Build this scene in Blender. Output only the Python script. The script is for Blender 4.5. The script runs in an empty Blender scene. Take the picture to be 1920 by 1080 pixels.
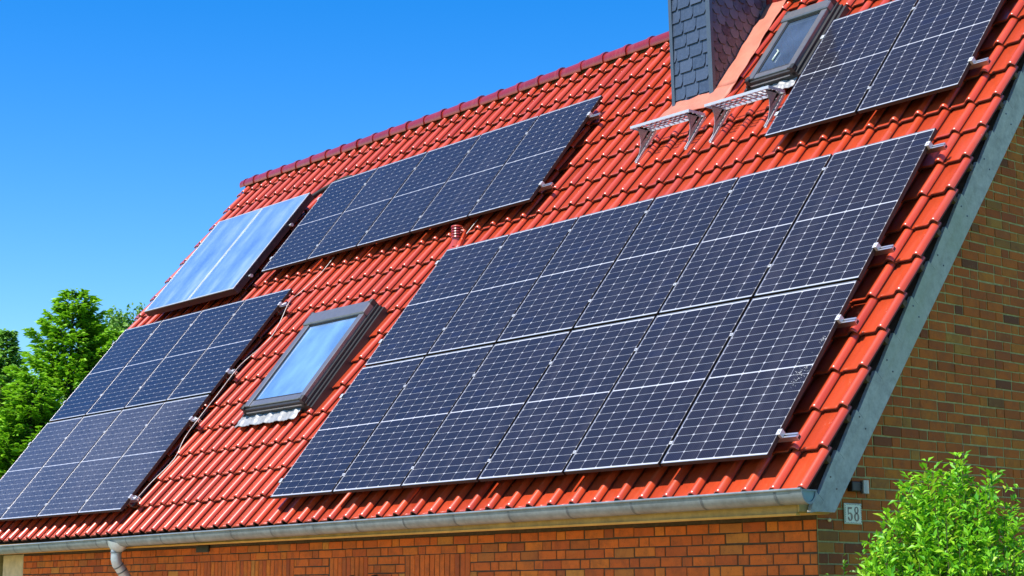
import bpy, math, random
import numpy as np
from mathutils import Matrix, Vector

random.seed(7)
rng = np.random.default_rng(11)
S = bpy.context.scene
COL = S.collection
Z0 = 2.65                      # height of the eave origin above the ground

# ------------------------------------------------------------------ camera
cam_d = bpy.data.cameras.new('camera')
cam = bpy.data.objects.new('camera', cam_d)
COL.objects.link(cam)
cam_d.sensor_width = 36.0
cam_d.lens = 59.16
cam_d.clip_start = 0.1
cam_d.clip_end = 2000
R0 = (0.6530299, 0.7573275, -0.0026333)
R1 = (-0.1389172, 0.1163664, -0.9834434)
R2 = (-0.7444823, 0.6425837, 0.1811965)
cam.matrix_world = Matrix(((R0[0], -R1[0], -R2[0], 14.03236),
                           (R0[1], -R1[1], -R2[1], -8.99445),
                           (R0[2], -R1[2], -R2[2], -0.97726 + Z0),
                           (0, 0, 0, 1)))
S.camera = cam

# ------------------------------------------------------------------ sky, sun, exposure
SUN_EL = math.radians(58.0)
SUN_AZ_X, SUN_AZ_Y = -0.05, -1.0            # horizontal direction towards the sun
_n = math.hypot(SUN_AZ_X, SUN_AZ_Y)
SUN = Vector((SUN_AZ_X / _n * math.cos(SUN_EL), SUN_AZ_Y / _n * math.cos(SUN_EL), math.sin(SUN_EL)))
w = bpy.data.worlds.new('World')
S.world = w
w.use_nodes = True
wn = w.node_tree
wn.nodes.clear()
wo = wn.nodes.new('ShaderNodeOutputWorld')
bg = wn.nodes.new('ShaderNodeBackground')
sky = wn.nodes.new('ShaderNodeTexSky')
sky.sky_type = 'NISHITA'
sky.sun_disc = False
sky.sun_elevation = SUN_EL
sky.sun_rotation = math.atan2(SUN.x, SUN.y)
sky.altitude = 300
sky.air_density = 1.0
sky.dust_density = 0.1
sky.ozone_density = 2.0
hs = wn.nodes.new('ShaderNodeHueSaturation')
hs.inputs['Saturation'].default_value = 1.50
hs.inputs['Hue'].default_value = 0.509
wn.links.new(sky.outputs[0], hs.inputs['Color'])
wn.links.new(hs.outputs[0], bg.inputs['Color'])
bg.inputs['Strength'].default_value = 0.132
wn.links.new(bg.outputs[0], wo.inputs[0])
sd = bpy.data.lights.new('sun', 'SUN')
sun = bpy.data.objects.new('sun', sd)
COL.objects.link(sun)
sd.energy = 4.6
sd.angle = math.radians(0.53)
sd.color = (1.0, 0.95, 0.87)
sun.rotation_euler = SUN.to_track_quat('Z', 'Y').to_euler()
S.view_settings.view_transform = 'Standard'
S.view_settings.look = 'None'
S.view_settings.exposure = 0.8
S.view_settings.gamma = 1.0
S.view_settings.use_curve_mapping = False
S.cycles.max_bounces = 8
S.cycles.diffuse_bounces = 1

# ------------------------------------------------------------------ frames
TH = math.radians(51.5346)
CT, ST = math.cos(TH), math.sin(TH)
EX, EV, EN = Vector((1, 0, 0)), Vector((0, CT, ST)), Vector((0, -ST, CT))
ROOF = Matrix(((1, 0, 0, 0), (0, CT, -ST, 0), (0, ST, CT, Z0), (0, 0, 0, 1)))


def RP(u, v, n=0.0):
    return EX * u + EV * v + EN * n + Vector((0, 0, Z0))


def roof_frame(u, v, n=0.0, rot=0.0):
    return ROOF @ Matrix.Translation((u, v, n)) @ Matrix.Rotation(rot, 4, 'Z')


CAMP = Vector((14.03236, -8.99445, -0.97726 + Z0))
RM = (Vector(R0), Vector(R1), Vector(R2))


def px(p):                      # where a point falls in the 1920 x 1080 photograph (used to pick which pieces are in view)
    d = Vector(p) - CAMP
    z = d.dot(RM[2])
    return 960 + 3155.28 * d.dot(RM[0]) / z, 540 + 3155.28 * d.dot(RM[1]) / z, z


# ------------------------------------------------------------------ mesh builder
class MB:
    def __init__(self):
        self.v = []; self.f = []; self.a = []; self.uv = []

    def add(self, vs, fs, r=None):
        o = len(self.v)
        self.v += [tuple(p) for p in vs]
        self.f += [tuple(i + o for i in f) for f in fs]
        self.a += [(random.random() if r is None else r)] * len(fs)

    def quad(self, a, b, c, d, r=None):
        self.add([a, b, c, d], [(0, 1, 2, 3)], r)

    def box(self, x0, x1, y0, y1, z0, z1, r=None, M=None):
        vs = [(x, y, z) for z in (z0, z1) for y in (y0, y1) for x in (x0, x1)]
        if M is not None:
            vs = [tuple(M @ Vector(p)) for p in vs]
        self.add(vs, [(0, 2, 3, 1), (4, 5, 7, 6), (0, 1, 5, 4), (2, 6, 7, 3), (0, 4, 6, 2), (1, 3, 7, 5)], r)

    def cham(self, x0, x1, y0, y1, z0, z1, b=0.003, M=None, r=None):
        """box with bevelled edges on its top face"""
        vs = [(x0, y0, z0), (x1, y0, z0), (x1, y1, z0), (x0, y1, z0),
              (x0, y0, z1 - b), (x1, y0, z1 - b), (x1, y1, z1 - b), (x0, y1, z1 - b),
              (x0 + b, y0 + b, z1), (x1 - b, y0 + b, z1), (x1 - b, y1 - b, z1), (x0 + b, y1 - b, z1)]
        if M is not None:
            vs = [tuple(M @ Vector(p)) for p in vs]
        f = [(3, 2, 1, 0), (8, 9, 10, 11)]
        for i in range(4):
            j = (i + 1) % 4
            f += [(i, j, j + 4, i + 4), (i + 4, j + 4, j + 8, i + 8)]
        self.add(vs, f, r)

    def tube(self, pts, rad, seg=8, cap=True, r=None):
        pts = [Vector(p) for p in pts]
        n = len(pts)
        if not hasattr(rad, '__len__'):
            rad = [rad] * n
        vs = []; up = None
        for i, p in enumerate(pts):
            t = (pts[min(i + 1, n - 1)] - pts[max(i - 1, 0)]).normalized()
            if up is None:
                up = Vector((0, 0, 1)) if abs(t.z) < .9 else Vector((1, 0, 0))
            s = t.cross(up).normalized(); up = s.cross(t).normalized()
            for k in range(seg):
                a = 2 * math.pi * k / seg
                vs.append(p + (s * math.cos(a) + up * math.sin(a)) * rad[i])
        f = [(i * seg + k, i * seg + (k + 1) % seg, (i + 1) * seg + (k + 1) % seg, (i + 1) * seg + k) for i in range(n - 1) for k in range(seg)]
        if cap:
            f += [tuple(range(seg))[::-1], tuple((n - 1) * seg + k for k in range(seg))]
        self.add(vs, f, r)

    def prism(self, poly, d, r=None):
        """poly: list of 3-D points, d: extrusion vector"""
        d = Vector(d); n = len(poly)
        vs = [Vector(p) for p in poly] + [Vector(p) + d for p in poly]
        f = [tuple(range(n))[::-1], tuple(range(n, 2 * n))] + [(i, (i + 1) % n, n + (i + 1) % n, n + i) for i in range(n)]
        self.add(vs, f, r)

    def mesh(self, name, mats, smooth=False, attr=True):
        me = bpy.data.meshes.new(name)
        me.from_pydata(self.v, [], self.f)
        for m in (mats if isinstance(mats, (list, tuple)) else [mats]):
            me.materials.append(m)
        if attr:
            at = me.attributes.new('rnd', 'FLOAT', 'FACE')
            at.data.foreach_set('value', self.a)
        me.validate()
        if smooth:
            me.polygons.foreach_set('use_smooth', [True] * len(me.polygons))
        me.update()
        return me

    def build(self, name, mats, parent=None, smooth=False, mw=None, recalc=False, auto=None, attr=True):
        me = self.mesh(name, mats, smooth, attr)
        if recalc:
            import bmesh
            bm = bmesh.new(); bm.from_mesh(me); bmesh.ops.recalc_face_normals(bm, faces=bm.faces); bm.to_mesh(me); bm.free()
        if auto is not None:
            me.set_sharp_from_angle(angle=math.radians(auto))
        return link(name, me, parent, mw)


def link(name, me, parent=None, mw=None):
    o = bpy.data.objects.new(name, me)
    COL.objects.link(o)
    if parent is not None:
        o.parent = parent
    if mw is not None:
        if parent is None:
            o.matrix_world = mw
        else:
            o.matrix_local = mw
    return o


def tag(o, label=None, cat=None, group=None, kind=None):
    if label: o['label'] = label
    if cat: o['category'] = cat
    if group: o['group'] = group
    if kind: o['kind'] = kind
    return o


def empty(name, mw):
    o = bpy.data.objects.new(name, None)
    COL.objects.link(o)
    o.empty_display_size = .1
    o.matrix_world = mw
    return o


# ------------------------------------------------------------------ materials
class N:
    def __init__(self, name):
        self.m = bpy.data.materials.new(name)
        self.m.use_nodes = True
        self.t = self.m.node_tree
        self.b = self.t.nodes['Principled BSDF']
        self.x = -300

    def node(self, typ, **kw):
        n = self.t.nodes.new(typ)
        for k, v in kw.items():
            if k in n.inputs:
                n.inputs[k].default_value = v
            else:
                setattr(n, k, v)
        return n

    def l(self, a, b):
        self.t.links.new(a, b)

    def set(self, **kw):
        for k, v in kw.items():
            k = k.replace('_', ' ')
            s = self.b.inputs[k]
            if hasattr(v, 'is_output'):
                self.l(v, s)
            else:
                if s.type == 'RGBA' and len(v) == 3:
                    v = (*v, 1)
                s.default_value = v
        return self

    def coord(self, kind='Object'):
        return self.node('ShaderNodeTexCoord').outputs[kind]

    def mapping(self, src, scale=(1, 1, 1), rot=(0, 0, 0)):
        m = self.node('ShaderNodeMapping')
        m.inputs['Scale'].default_value = scale
        m.inputs['Rotation'].default_value = rot
        self.l(src, m.inputs['Vector'])
        return m.outputs[0]

    def noise(self, vec, scale, detail=4, rough=.6):
        n = self.node('ShaderNodeTexNoise')
        n.inputs['Scale'].default_value = scale
        n.inputs['Detail'].default_value = detail
        n.inputs['Roughness'].default_value = rough
        if vec is not None:
            self.l(vec, n.inputs['Vector'])
        return n.outputs['Fac']

    def ramp(self, fac, stops):
        r = self.node('ShaderNodeValToRGB')
        e = r.color_ramp.elements
        while len(e) < len(stops):
            e.new(.5)
        for el, (p, c) in zip(e, stops):
            el.position = p
            el.color = (*c, 1) if len(c) == 3 else c
        self.l(fac, r.inputs[0])
        return r.outputs[0]

    def f(self, a, b, lo=0., hi=1.):
        """smooth mask of a value between lo and hi"""
        n = self.node('ShaderNodeMapRange')
        self.l(a, n.inputs[0])
        n.inputs[1].default_value = lo; n.inputs[2].default_value = hi
        return n.outputs[0]

    def mix(self, fac, a, b, mode='MIX'):
        n = self.node('ShaderNodeMix', data_type='RGBA', blend_type=mode)
        for s, v in ((n.inputs[0], fac), (n.inputs[6], a), (n.inputs[7], b)):
            if hasattr(v, 'is_output'):
                self.l(v, s)
            elif isinstance(v, (int, float)):
                s.default_value = v
            else:
                s.default_value = (*v, 1) if len(v) == 3 else v
        return n.outputs[2]

    def math(self, op, a, b=0.):
        n = self.node('ShaderNodeMath', operation=op)
        for s, v in ((n.inputs[0], a), (n.inputs[1], b)):
            if hasattr(v, 'is_output'):
                self.l(v, s)
            else:
                s.default_value = v
        return n.outputs[0]

    def bump(self, h, strength=.3, dist=.01):
        n = self.node('ShaderNodeBump')
        n.inputs['Strength'].default_value = strength
        n.inputs['Distance'].default_value = dist
        self.l(h, n.inputs['Height'])
        self.l(n.outputs[0], self.b.inputs['Normal'])

    def rnd(self):
        """per piece random: the object's own number plus the face attribute of joined pieces"""
        a = self.node('ShaderNodeAttribute', attribute_name='rnd')
        o = self.node('ShaderNodeObjectInfo')
        return self.math('FRACT', self.math('ADD', a.outputs['Fac'], o.outputs['Random']))

    def world(self):
        return self.node('ShaderNodeNewGeometry').outputs['Position']


def simple(name, col, rough=.6, metal=0., noise=.25, scale=12., coat=0., bump=0., spec=.5):
    n = N(name)
    p = n.world()
    f = n.noise(p, scale, 6, .65)
    dark = tuple(c * (1 - noise) for c in col); light = tuple(min(1, c * (1 + noise)) for c in col)
    c = n.ramp(f, [(.3, dark), (.7, light)])
    n.set(Base_Color=c, Roughness=rough, Metallic=metal, Coat_Weight=coat)
    n.b.inputs['Specular IOR Level'].default_value = spec
    if bump:
        n.bump(f, bump, .004)
    return n.m


def tile_mat(name, c0, c1, c2, rough=.32):
    n = N(name)
    p = n.world()
    r = n.rnd()
    base = n.ramp(r, [(0, c0), (.5, c1), (1, c2)])
    big = n.noise(p, 1.7, 5, .6)
    base = n.mix(n.f(big, 0, .42, .75), base, tuple(c * .8 for c in c1))
    fine = n.noise(p, 38, 5, .7)
    base = n.mix(n.math('MULTIPLY', n.f(fine, 0, .5, .8), .35), base, tuple(c * .55 for c in c1))
    # pale dust and lichen specks with outlines of their own
    # rain streaks running down the slope
    st = n.noise(n.mapping(p, (26, 2.2, 2.2), (0, 0, 0)), 1.0, 5, .65)
    base = n.mix(n.math('MULTIPLY', n.f(st, 0, .5, .72), .30), base, tuple(c * .5 for c in c1))
    ds = n.noise(n.mapping(p, (14, 1.4, 1.4), (0, 0, 0)), 1.3, 4, .6)
    base = n.mix(n.math('MULTIPLY', n.f(ds, 0, .55, .75), .16), base, (.42, .20, .13))
    sp = n.node('ShaderNodeTexVoronoi'); sp.inputs['Scale'].default_value = 26
    n.l(p, sp.inputs['Vector'])
    m1 = n.f(sp.outputs['Distance'], 0, .13, .06)
    m2 = n.f(n.noise(p, 5.5, 3, .6), 0, .6, .68)
    m = n.math('MULTIPLY', m1, m2)
    base = n.mix(m, base, (.48, .32, .23))
    rg = n.math('ADD', n.math('MULTIPLY', fine, .22), rough - .1)
    n.set(Base_Color=base, Roughness=rg, Coat_Weight=.6, Coat_Roughness=.2)
    n.b.inputs['Coat IOR'].default_value = 1.55
    n.bump(n.noise(p, 60, 4, .6), .12, .002)
    return n.m


def brick_mat(name, stops):
    n = N(name)
    p = n.world()
    r = n.rnd()
    base = n.ramp(r, stops)
    # blotches within the brick, offset per brick
    c = n.node('ShaderNodeCombineXYZ'); n.l(r, c.inputs[0]); n.l(n.math('MULTIPLY', r, 7.3), c.inputs[2])
    add = n.node('ShaderNodeVectorMath', operation='MULTIPLY_ADD')
    n.l(c.outputs[0], add.inputs[0]); add.inputs[1].default_value = (40, 40, 40); n.l(p, add.inputs[2])
    v = add.outputs[0]
    b1 = n.noise(v, 9, 5, .7)
    base = n.mix(n.math('MULTIPLY', n.f(b1, 0, .45, .72), .55), base, (.16, .045, .012))
    b2 = n.noise(v, 16, 6, .75)
    base = n.mix(n.math('MULTIPLY', n.f(b2, 0, .58, .8), .5), base, (.46, .24, .07))
    b3 = n.noise(p, 120, 3, .7)
    base = n.mix(n.math('MULTIPLY', n.f(b3, 0, .62, .7), .75), base, (.03, .012, .006))
    n.set(Base_Color=base, Roughness=.85)
    n.bump(n.math('ADD', b2, b3), .5, .006)
    return n.m


M = {}
M['tile'] = tile_mat('roof tile glaze', (.50, .054, .014), (.56, .064, .017), (.40, .038, .011))
M['ridge'] = tile_mat('ridge tile glaze', (.24, .014, .008), (.29, .018, .010), (.20, .012, .008), .3)
M['edge'] = simple('shaded tile edge', (.085, .018, .012), .8, 0, .3, 40)  # shade of nose fronts and roll lips put into the dark colour
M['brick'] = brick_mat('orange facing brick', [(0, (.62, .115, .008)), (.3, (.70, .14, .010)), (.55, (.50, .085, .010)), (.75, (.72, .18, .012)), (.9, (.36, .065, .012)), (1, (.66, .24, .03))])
M['brick_g'] = brick_mat('shaded gable brick', [(0, (.42, .085, .004)), (.3, (.50, .115, .005)), (.55, (.34, .068, .005)), (.74, (.50, .15, .006)), (.86, (.26, .055, .008)), (.92, (.14, .040, .010)), (.96, (.42, .18, .02)), (1, (.34, .065, .008))])  # same brick, with the gable's deeper shade put into darker browns
M['mortar_d'] = simple('dark lime mortar', (.085, .05, .025), .95, noise=.35, scale=30, bump=.5)
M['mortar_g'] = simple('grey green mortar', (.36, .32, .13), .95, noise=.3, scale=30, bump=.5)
M['alu'] = simple('anodised aluminium', (.55, .55, .58), .38, 1.0, .06, 20)
M['alu_white'] = simple('bright aluminium', (.52, .53, .56), .5, .35, .06, 20)
M['alu_side'] = simple('dark frame side', (.030, .022, .020), .6, .2, .3, 60)
M['galv'] = simple('galvanised steel', (.30, .285, .285), .45, .35, .22, 30)
M['zinc'] = simple('weathered zinc', (.20, .235, .255), .5, .35, .28, 9)
M['zinc_p'] = simple('brighter zinc pipe', (.42, .46, .49), .42, .4, .2, 9)
M['zinc_d'] = simple('zinc seam', (.13, .15, .165), .6, .3, .2, 6)
M['zinc_cap'] = simple('zinc inner', (.2, .3, .32), .5, .3, .2, 6)
M['wood_f'] = simple('fascia wood', (.50, .30, .10), .7, 0, .3, 7, bump=.2)
M['lit_soffit'] = simple('orange strip for lit soffit', (.75, .36, .06), .6, 0, .15, 7)  # orange stands in for bounce light on the soffit underside
M['wood_post'] = simple('beige post wood', (.62, .48, .27), .7, 0, .2, 9, bump=.2)
M['wood_dark'] = simple('dark batten wood', (.09, .055, .03), .85, 0, .4, 14, bump=.3)
M['under'] = simple('roofing felt', (.03, .022, .02), .9, 0, .3, 5)
M['black'] = simple('black plastic', (.012, .012, .013), .45, 0, .3, 20)
M['rubber'] = simple('black pipe insulation', (.014, .014, .015), .8, 0, .3, 40, bump=.5)
M['sash'] = simple('grey aluminium window cladding', (.17, .17, .185), .34, .45, .1, 15)
M['sash_d'] = simple('dark window frame', (.022, .023, .025), .5, .0, .2, 15)
M['lead'] = simple('crinkled lead apron', (.29, .295, .30), .5, .25, .22, 16, bump=.6)
M['pink'] = simple('faded red lead flashing', (.47, .145, .09), .6, 0, .18, 6, bump=.25)
M['trim'] = simple('grey metal trim', (.09, .115, .14), .45, .4, .1, 10)
M['white'] = simple('white enamel', (.50, .56, .44), .3, 0, .05, 10, coat=.4)
M['ink'] = simple('black enamel', (.01, .01, .012), .3, 0, .1, 10, coat=.4)
M['cream'] = simple('cream plastic', (.75, .7, .45), .5, 0, .1, 10)
M['wire'] = simple('grey wire', (.5, .48, .45), .5, .3, .2, 20)
M['drop'] = simple('bird dropping', (.40, .40, .40), .8, 0, .15, 40)
M['collector_side'] = simple('dark collector casing', (.03, .03, .038), .4, .4, .3, 20)
M['steel'] = simple('brushed lamp steel', (.3, .3, .28), .35, .8, .1, 20)


def barge_mat():
    n = N('grey weathered board paint')
    p = n.world()
    m = n.mapping(p, (3, 3, 3))
    f = n.noise(m, 4, 7, .75)
    g = n.noise(p, 1.3, 3, .5)
    c = n.ramp(f, [(.25, (.24, .24, .22)), (.55, (.42, .41, .37)), (.8, (.56, .54, .49))])
    c = n.mix(n.math('MULTIPLY', n.f(g, 0, .5, .7), .5), c, (.30, .34, .22))
    v = n.node('ShaderNodeTexVoronoi'); v.inputs['Scale'].default_value = 5
    n.l(p, v.inputs['Vector'])
    c = n.mix(n.f(v.outputs['Distance'], 0, .045, .03), c, (.02, .02, .02))
    n.set(Base_Color=c, Roughness=.7)
    n.bump(f, .3, .003)
    return n.m


def slate_mat(name, c0, c1):
    n = N(name)
    p = n.world()
    r = n.rnd()
    c = n.ramp(r, [(0, c0), (1, c1)])
    f = n.noise(p, 30, 7, .75)
    c = n.mix(n.math('MULTIPLY', n.f(f, 0, .45, .75), .5), c, tuple(x * 1.6 for x in c1))
    n.set(Base_Color=c, Roughness=.42)
    n.bump(f, .3, .003)
    return n.m


def cell_mat(name, dust):
    n = N(name)
    o = n.coord('Object')
    sep = n.node('ShaderNodeSeparateXYZ'); n.l(o, sep.inputs[0])
    r = n.rnd()
    a = n.node('ShaderNodeAttribute', attribute_name='rnd').outputs['Fac']
    c = n.ramp(a, [(0, (.003, .003, .007)), (.45, (.0045, .004, .008)), (.8, (.007, .005, .008)), (1, (.003, .004, .015))])
    # busbars: thin silver ribbons running up the cell, nine to a cell
    x = n.math('MULTIPLY', sep.outputs[0], 9 / .166)
    fr = n.math('FRACT', x)
    d = n.math('ABSOLUTE', n.math('SUBTRACT', fr, .5))
    bus = n.f(d, 0, .16, .09)
    c = n.mix(n.math('MULTIPLY', bus, .34), c, (.09, .085, .12))
    w_ = n.world()
    g = n.noise(w_, 1.1, 4, .6)
    c = n.mix(n.math('MULTIPLY', n.f(g, 0, .35, .8), .35), c, (.014, .013, .022))
    rs = n.noise(n.mapping(w_, (9, .8, .8)), 1.0, 5, .65)
    c = n.mix(n.math('MULTIPLY', n.f(rs, 0, .5, .75), .10), c, (.16, .15, .17))
    if dust:
        s = n.noise(w_, 95, 3, .8)
        s2 = n.noise(w_, .8, 3, .5)
        dm = n.math('MULTIPLY', n.f(s, 0, .44, .62), n.math('ADD', n.math('MULTIPLY', n.f(s2, 0, .3, .7), dust * .6), dust * .5))
        c = n.mix(dm, c, (.20, .185, .195))
    else:
        s = n.noise(w_, 140, 3, .8)
        c = n.mix(n.math('MULTIPLY', n.f(s, 0, .5, .7), .06), c, (.2, .2, .26))
    n.set(Base_Color=c, Roughness=.42, Coat_Weight=.8, Coat_Roughness=.09)
    n.b.inputs['Coat IOR'].default_value = 1.26
    n.b.inputs['Specular IOR Level'].default_value = .15
    return n.m


def back_mat():
    n = N('white panel backsheet')
    n.set(Base_Color=(.45, .45, .48), Roughness=.5, Coat_Weight=1.0, Coat_Roughness=.09)
    n.b.inputs['Coat IOR'].default_value = 1.38
    return n.m


def collector_mat():
    n = N('blue collector absorber under glass')
    o = n.coord('Object')
    f = n.noise(n.mapping(o, (1.2, .45, 1), (0, 0, .5)), 2.2, 5, .6)
    g = n.noise(o, 40, 3, .6)
    c = n.ramp(f, [(.32, (.07, .15, .56)), (.5, (.13, .23, .60)), (.7, (.26, .36, .64))])  # blue absorber; paler streaks paint the cloudy sky sheen on the glass
    sep = n.node('ShaderNodeSeparateXYZ'); n.l(o, sep.inputs[0])
    # fine pale specks across the absorber
    c = n.mix(n.math('MULTIPLY', n.f(g, 0, .5, .7), .12), c, (.4, .55, .8))
    n.set(Base_Color=c, Roughness=.4, Coat_Weight=1.0, Coat_Roughness=.04)
    n.b.inputs['Coat IOR'].default_value = 1.45
    return n.m


def glass_mat(name, col, ior=1.9):
    n = N(name)
    o = n.coord('Object')
    f = n.noise(n.mapping(o, (1, .6, 1), (0, 0, .6)), 2.5, 3, .5)
    c = n.ramp(f, [(.35, tuple(x * .75 for x in col)), (.65, tuple(x * 1.25 for x in col))])
    n.set(Base_Color=c, Roughness=.03, Coat_Weight=1, Coat_Roughness=.01)
    n.b.inputs['IOR'].default_value = 1.6
    n.b.inputs['Coat IOR'].default_value = ior
    return n.m


def leaf_mat(name, stops, trans=.35, rough=.45):
    n = N(name)
    a = n.node('ShaderNodeAttribute', attribute_name='rnd').outputs['Fac']
    c = n.ramp(a, stops)
    n.set(Base_Color=c, Roughness=rough)
    tr = n.node('ShaderNodeBsdfTranslucent')
    lc = n.mix(.5, c, (.18, .38, .015), 'MIX')
    n.l(lc, tr.inputs['Color'])
    mx = n.node('ShaderNodeMixShader'); mx.inputs[0].default_value = trans
    out = n.t.nodes['Material Output']
    n.l(n.b.outputs[0], mx.inputs[1]); n.l(tr.outputs[0], mx.inputs[2]); n.l(mx.outputs[0], out.inputs[0])
    return n.m


M['barge'] = barge_mat()
M['slate'] = slate_mat('front slate', (.036, .054, .088), (.062, .084, .128))
M['slate_s'] = slate_mat('side slate', (.035, .022, .027), (.135, .115, .13))  # maroon tinge paints the red tile reflection on the shaded face
M['cell'] = cell_mat('navy solar cell', 0)
M['cell_d'] = cell_mat('dusty navy solar cell', .6)
M['back'] = back_mat()
M['collector'] = collector_mat()
M['glass_a'] = glass_mat('window glass with sky tint', (.15, .27, .47))  # pale blue base stands in for sky reflected in the pane
M['glass_b'] = glass_mat('window glass over dark room', (.055, .085, .14), 1.6)
M['bark'] = simple('bark', (.09, .06, .04), .9, 0, .4, 20, bump=.6)
M['shrub'] = leaf_mat('fresh shrub leaf', [(0, (.05, .26, .006)), (.45, (.18, .52, .010)), (.85, (.34, .70, .025)), (1, (.50, .62, .05))], .4)
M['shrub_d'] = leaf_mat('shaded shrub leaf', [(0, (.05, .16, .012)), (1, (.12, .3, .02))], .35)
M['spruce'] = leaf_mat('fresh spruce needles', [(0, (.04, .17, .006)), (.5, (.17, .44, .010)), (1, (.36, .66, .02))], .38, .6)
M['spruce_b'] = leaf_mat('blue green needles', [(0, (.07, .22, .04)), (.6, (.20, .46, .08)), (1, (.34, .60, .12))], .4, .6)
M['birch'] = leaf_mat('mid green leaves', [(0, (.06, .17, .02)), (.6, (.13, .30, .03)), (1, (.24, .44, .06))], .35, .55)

# ------------------------------------------------------------------ ground
g = N('grass ground')
p = g.world()
gc = g.ramp(g.noise(p, 1.4, 8, .7), [(.3, (.09, .14, .025)), (.6, (.15, .21, .04)), (.8, (.24, .24, .08))])
g.set(Base_Color=gc, Roughness=.95)
mb = MB(); mb.quad((-900, -900, 0), (900, -900, 0), (900, 900, 0), (-900, 900, 0))
tag(mb.build('ground', g.m), kind='structure')
pv = N('added sandy bounce paving')
p = pv.world()
pc = pv.ramp(pv.noise(p, 6, 8, .7), [(.3, (.38, .27, .15)), (.7, (.58, .42, .24))])
pv.set(Base_Color=pc, Roughness=.9)
mb = MB(); mb.quad((-9, -4.5, .004), (6.6, -4.5, .004), (6.6, .358, .004), (-9, .358, .004))
tag(mb.build('bounce_paving', pv.m), kind='structure')  # unseen yard surface added to bounce warm light onto the front wall

# ------------------------------------------------------------------ house
house = empty('brick_house', Matrix.Translation((0, 0, 0)))
tag(house, 'brick house with glossy red tiled roof, slate chimney and grey gutter', 'house')

PITCH, GAUGE = .2545, .3823
U_CREST0 = 3.318                     # a roll crest
V_NOSE0 = -.205
J0, J1 = -43, 13                    # columns
K0, K1 = 0, 18
U_L = U_CREST0 + PITCH * (J0 - 1) + .05
U_R = U_CREST0 + PITCH * J1 + .04
V_RIDGE = 6.93
N_PAN, N_CREST = -.160, -.119
XG = 6.45                           # gable wall face
YF = .358                           # front wall face

PROF = [(-.09, -.014), (.05, -.009), (.08, 0.0), (.52, 0.0), (.57, .004), (.62, .014), (.675, .028), (.735, .038), (.79, .041), (.845, .038), (.895, .028), (.93, .015), (.95, .004)]


def tile_n(u):
    t = ((u - U_CREST0) / PITCH + .79) % 1.0
    for (a, h0), (b, h1) in zip(PROF[1:], PROF[2:]):
        if a <= t <= b:
            return N_PAN + h0 + (h1 - h0) * (t - a) / max(b - a, 1e-6)
    return N_PAN


def tile_geo(mb, ou=0, ov=0, M4=None, r=None):
    rows = [(.000, -.023), (-.002, -.006), (.005, .0010), (.022, 0.0), (.41, -.038)]
    vs = []
    for dv, dn in rows:
        for t, h in PROF:
            vs.append(((t - .79) * PITCH + ou, dv + ov, N_PAN + h + dn + (.0005 if dv < .01 else 0)))
    np_ = len(PROF)
    fs = [(i * np_ + k, i * np_ + k + 1, (i + 1) * np_ + k + 1, (i + 1) * np_ + k) for i in range(len(rows) - 1) for k in range(np_ - 1)]
    # right-hand lip of the roll
    vs += [(.951 * PITCH - .79 * PITCH + ou, .0 + ov, N_PAN - .008), (.951 * PITCH - .79 * PITCH + ou, .41 + ov, N_PAN - .044)]
    a = len(vs) - 2
    fs.append((2 * np_ + np_ - 1, a, a + 1, 4 * np_ + np_ - 1))
    if M4 is not None:
        vs = [tuple(M4 @ Vector(p)) for p in vs]
    mb.add(vs, fs, r)


roof = MB()
rf = roof
# felt deck under the tiles, both slopes, with thickness
rf.box(U_L + .02, 6.47, -.16, V_RIDGE + .02, -.30, -.245)
roof_o = rf.build('roof', M['under'], house, mw=ROOF)
# rear slope
YR = (RP(0, V_RIDGE, -.15)).y
ZR = (RP(0, V_RIDGE, -.15)).z
mb = MB()
d = 2 * YR
front_pt = RP(0, -.2, -.17)
back_y = 2 * YR - front_pt.y
mb.prism([(U_L, YR, ZR), (U_L, back_y, front_pt.z), (U_L, back_y, front_pt.z - .08), (U_L, YR, ZR - .12)], (U_R - U_L, 0, 0))
mb.build('rear_slope', M['tile'], house, recalc=True)

# tiles ---------------------------------------------------------------
panel_rects = []                    # (u0,u1,v0,v1) covered by panels, to know which tiles the photo shows
PW, PH = 1.058, 1.775
PWI, PHI = 1.031, 1.742
A1 = (-7.267, .006); A2 = (-4.303, 4.08); A3 = (4.229, 4.077)
panel_rects += [(0, 6.33, 0, 3.52), (A1[0], A1[0] + 4.23, 0, 3.52), (A2[0], A2[0] + 5.28, 4.08, 5.82), (A3[0], A3[0] + 2.11, 4.077, 5.82), (-7.0, -4.6, 3.8, 5.65), (-2.0, -.8, 1.4, 2.85), (3.45, 4.05, 5.15, 6.25), (2.25, 3.0, 5.2, 7)]


def tile_visible(u, v):
    x, y, z = px(RP(u, v, N_CREST))
    if not (-6 < x < 1926 and -6 < y < 1086):
        return False
    # follow the sight line up to the panel plane
    q = RP(u, v, N_CREST)
    dv = (CAMP - q).normalized()
    t = (0.0 - N_CREST) / dv.dot(EN)
    qq = q + dv * t - Vector((0, 0, Z0))
    uu, vv = qq.dot(EX), qq.dot(EV)
    for a, b, c, e in panel_rects:
        if a < uu < b and c < vv < e:
            return False
    return True


cand = []; rest = []
for k in range(K0, K1 + 1):
    for j in range(J0, J1 + 1):
        u, v = U_CREST0 + j * PITCH, V_NOSE0 + k * GAUGE
        pts = [tile_visible(u + a, v + b) for a in (-.1, 0) for b in (.03, .2, .34)]
        sc = sum(pts) / px(RP(u, v))[2]
        (cand if sum(pts) >= 2 else rest).append((sc, j, k))
cand.sort(reverse=True)
single = cand[:300]
joined = cand[300:] + rest


def tile_jit():
    return Matrix.Translation((random.gauss(0, .0011), random.gauss(0, .0016), random.gauss(0, .0011))) @ Matrix.Rotation(random.gauss(0, .004), 4, 'Z')


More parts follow.
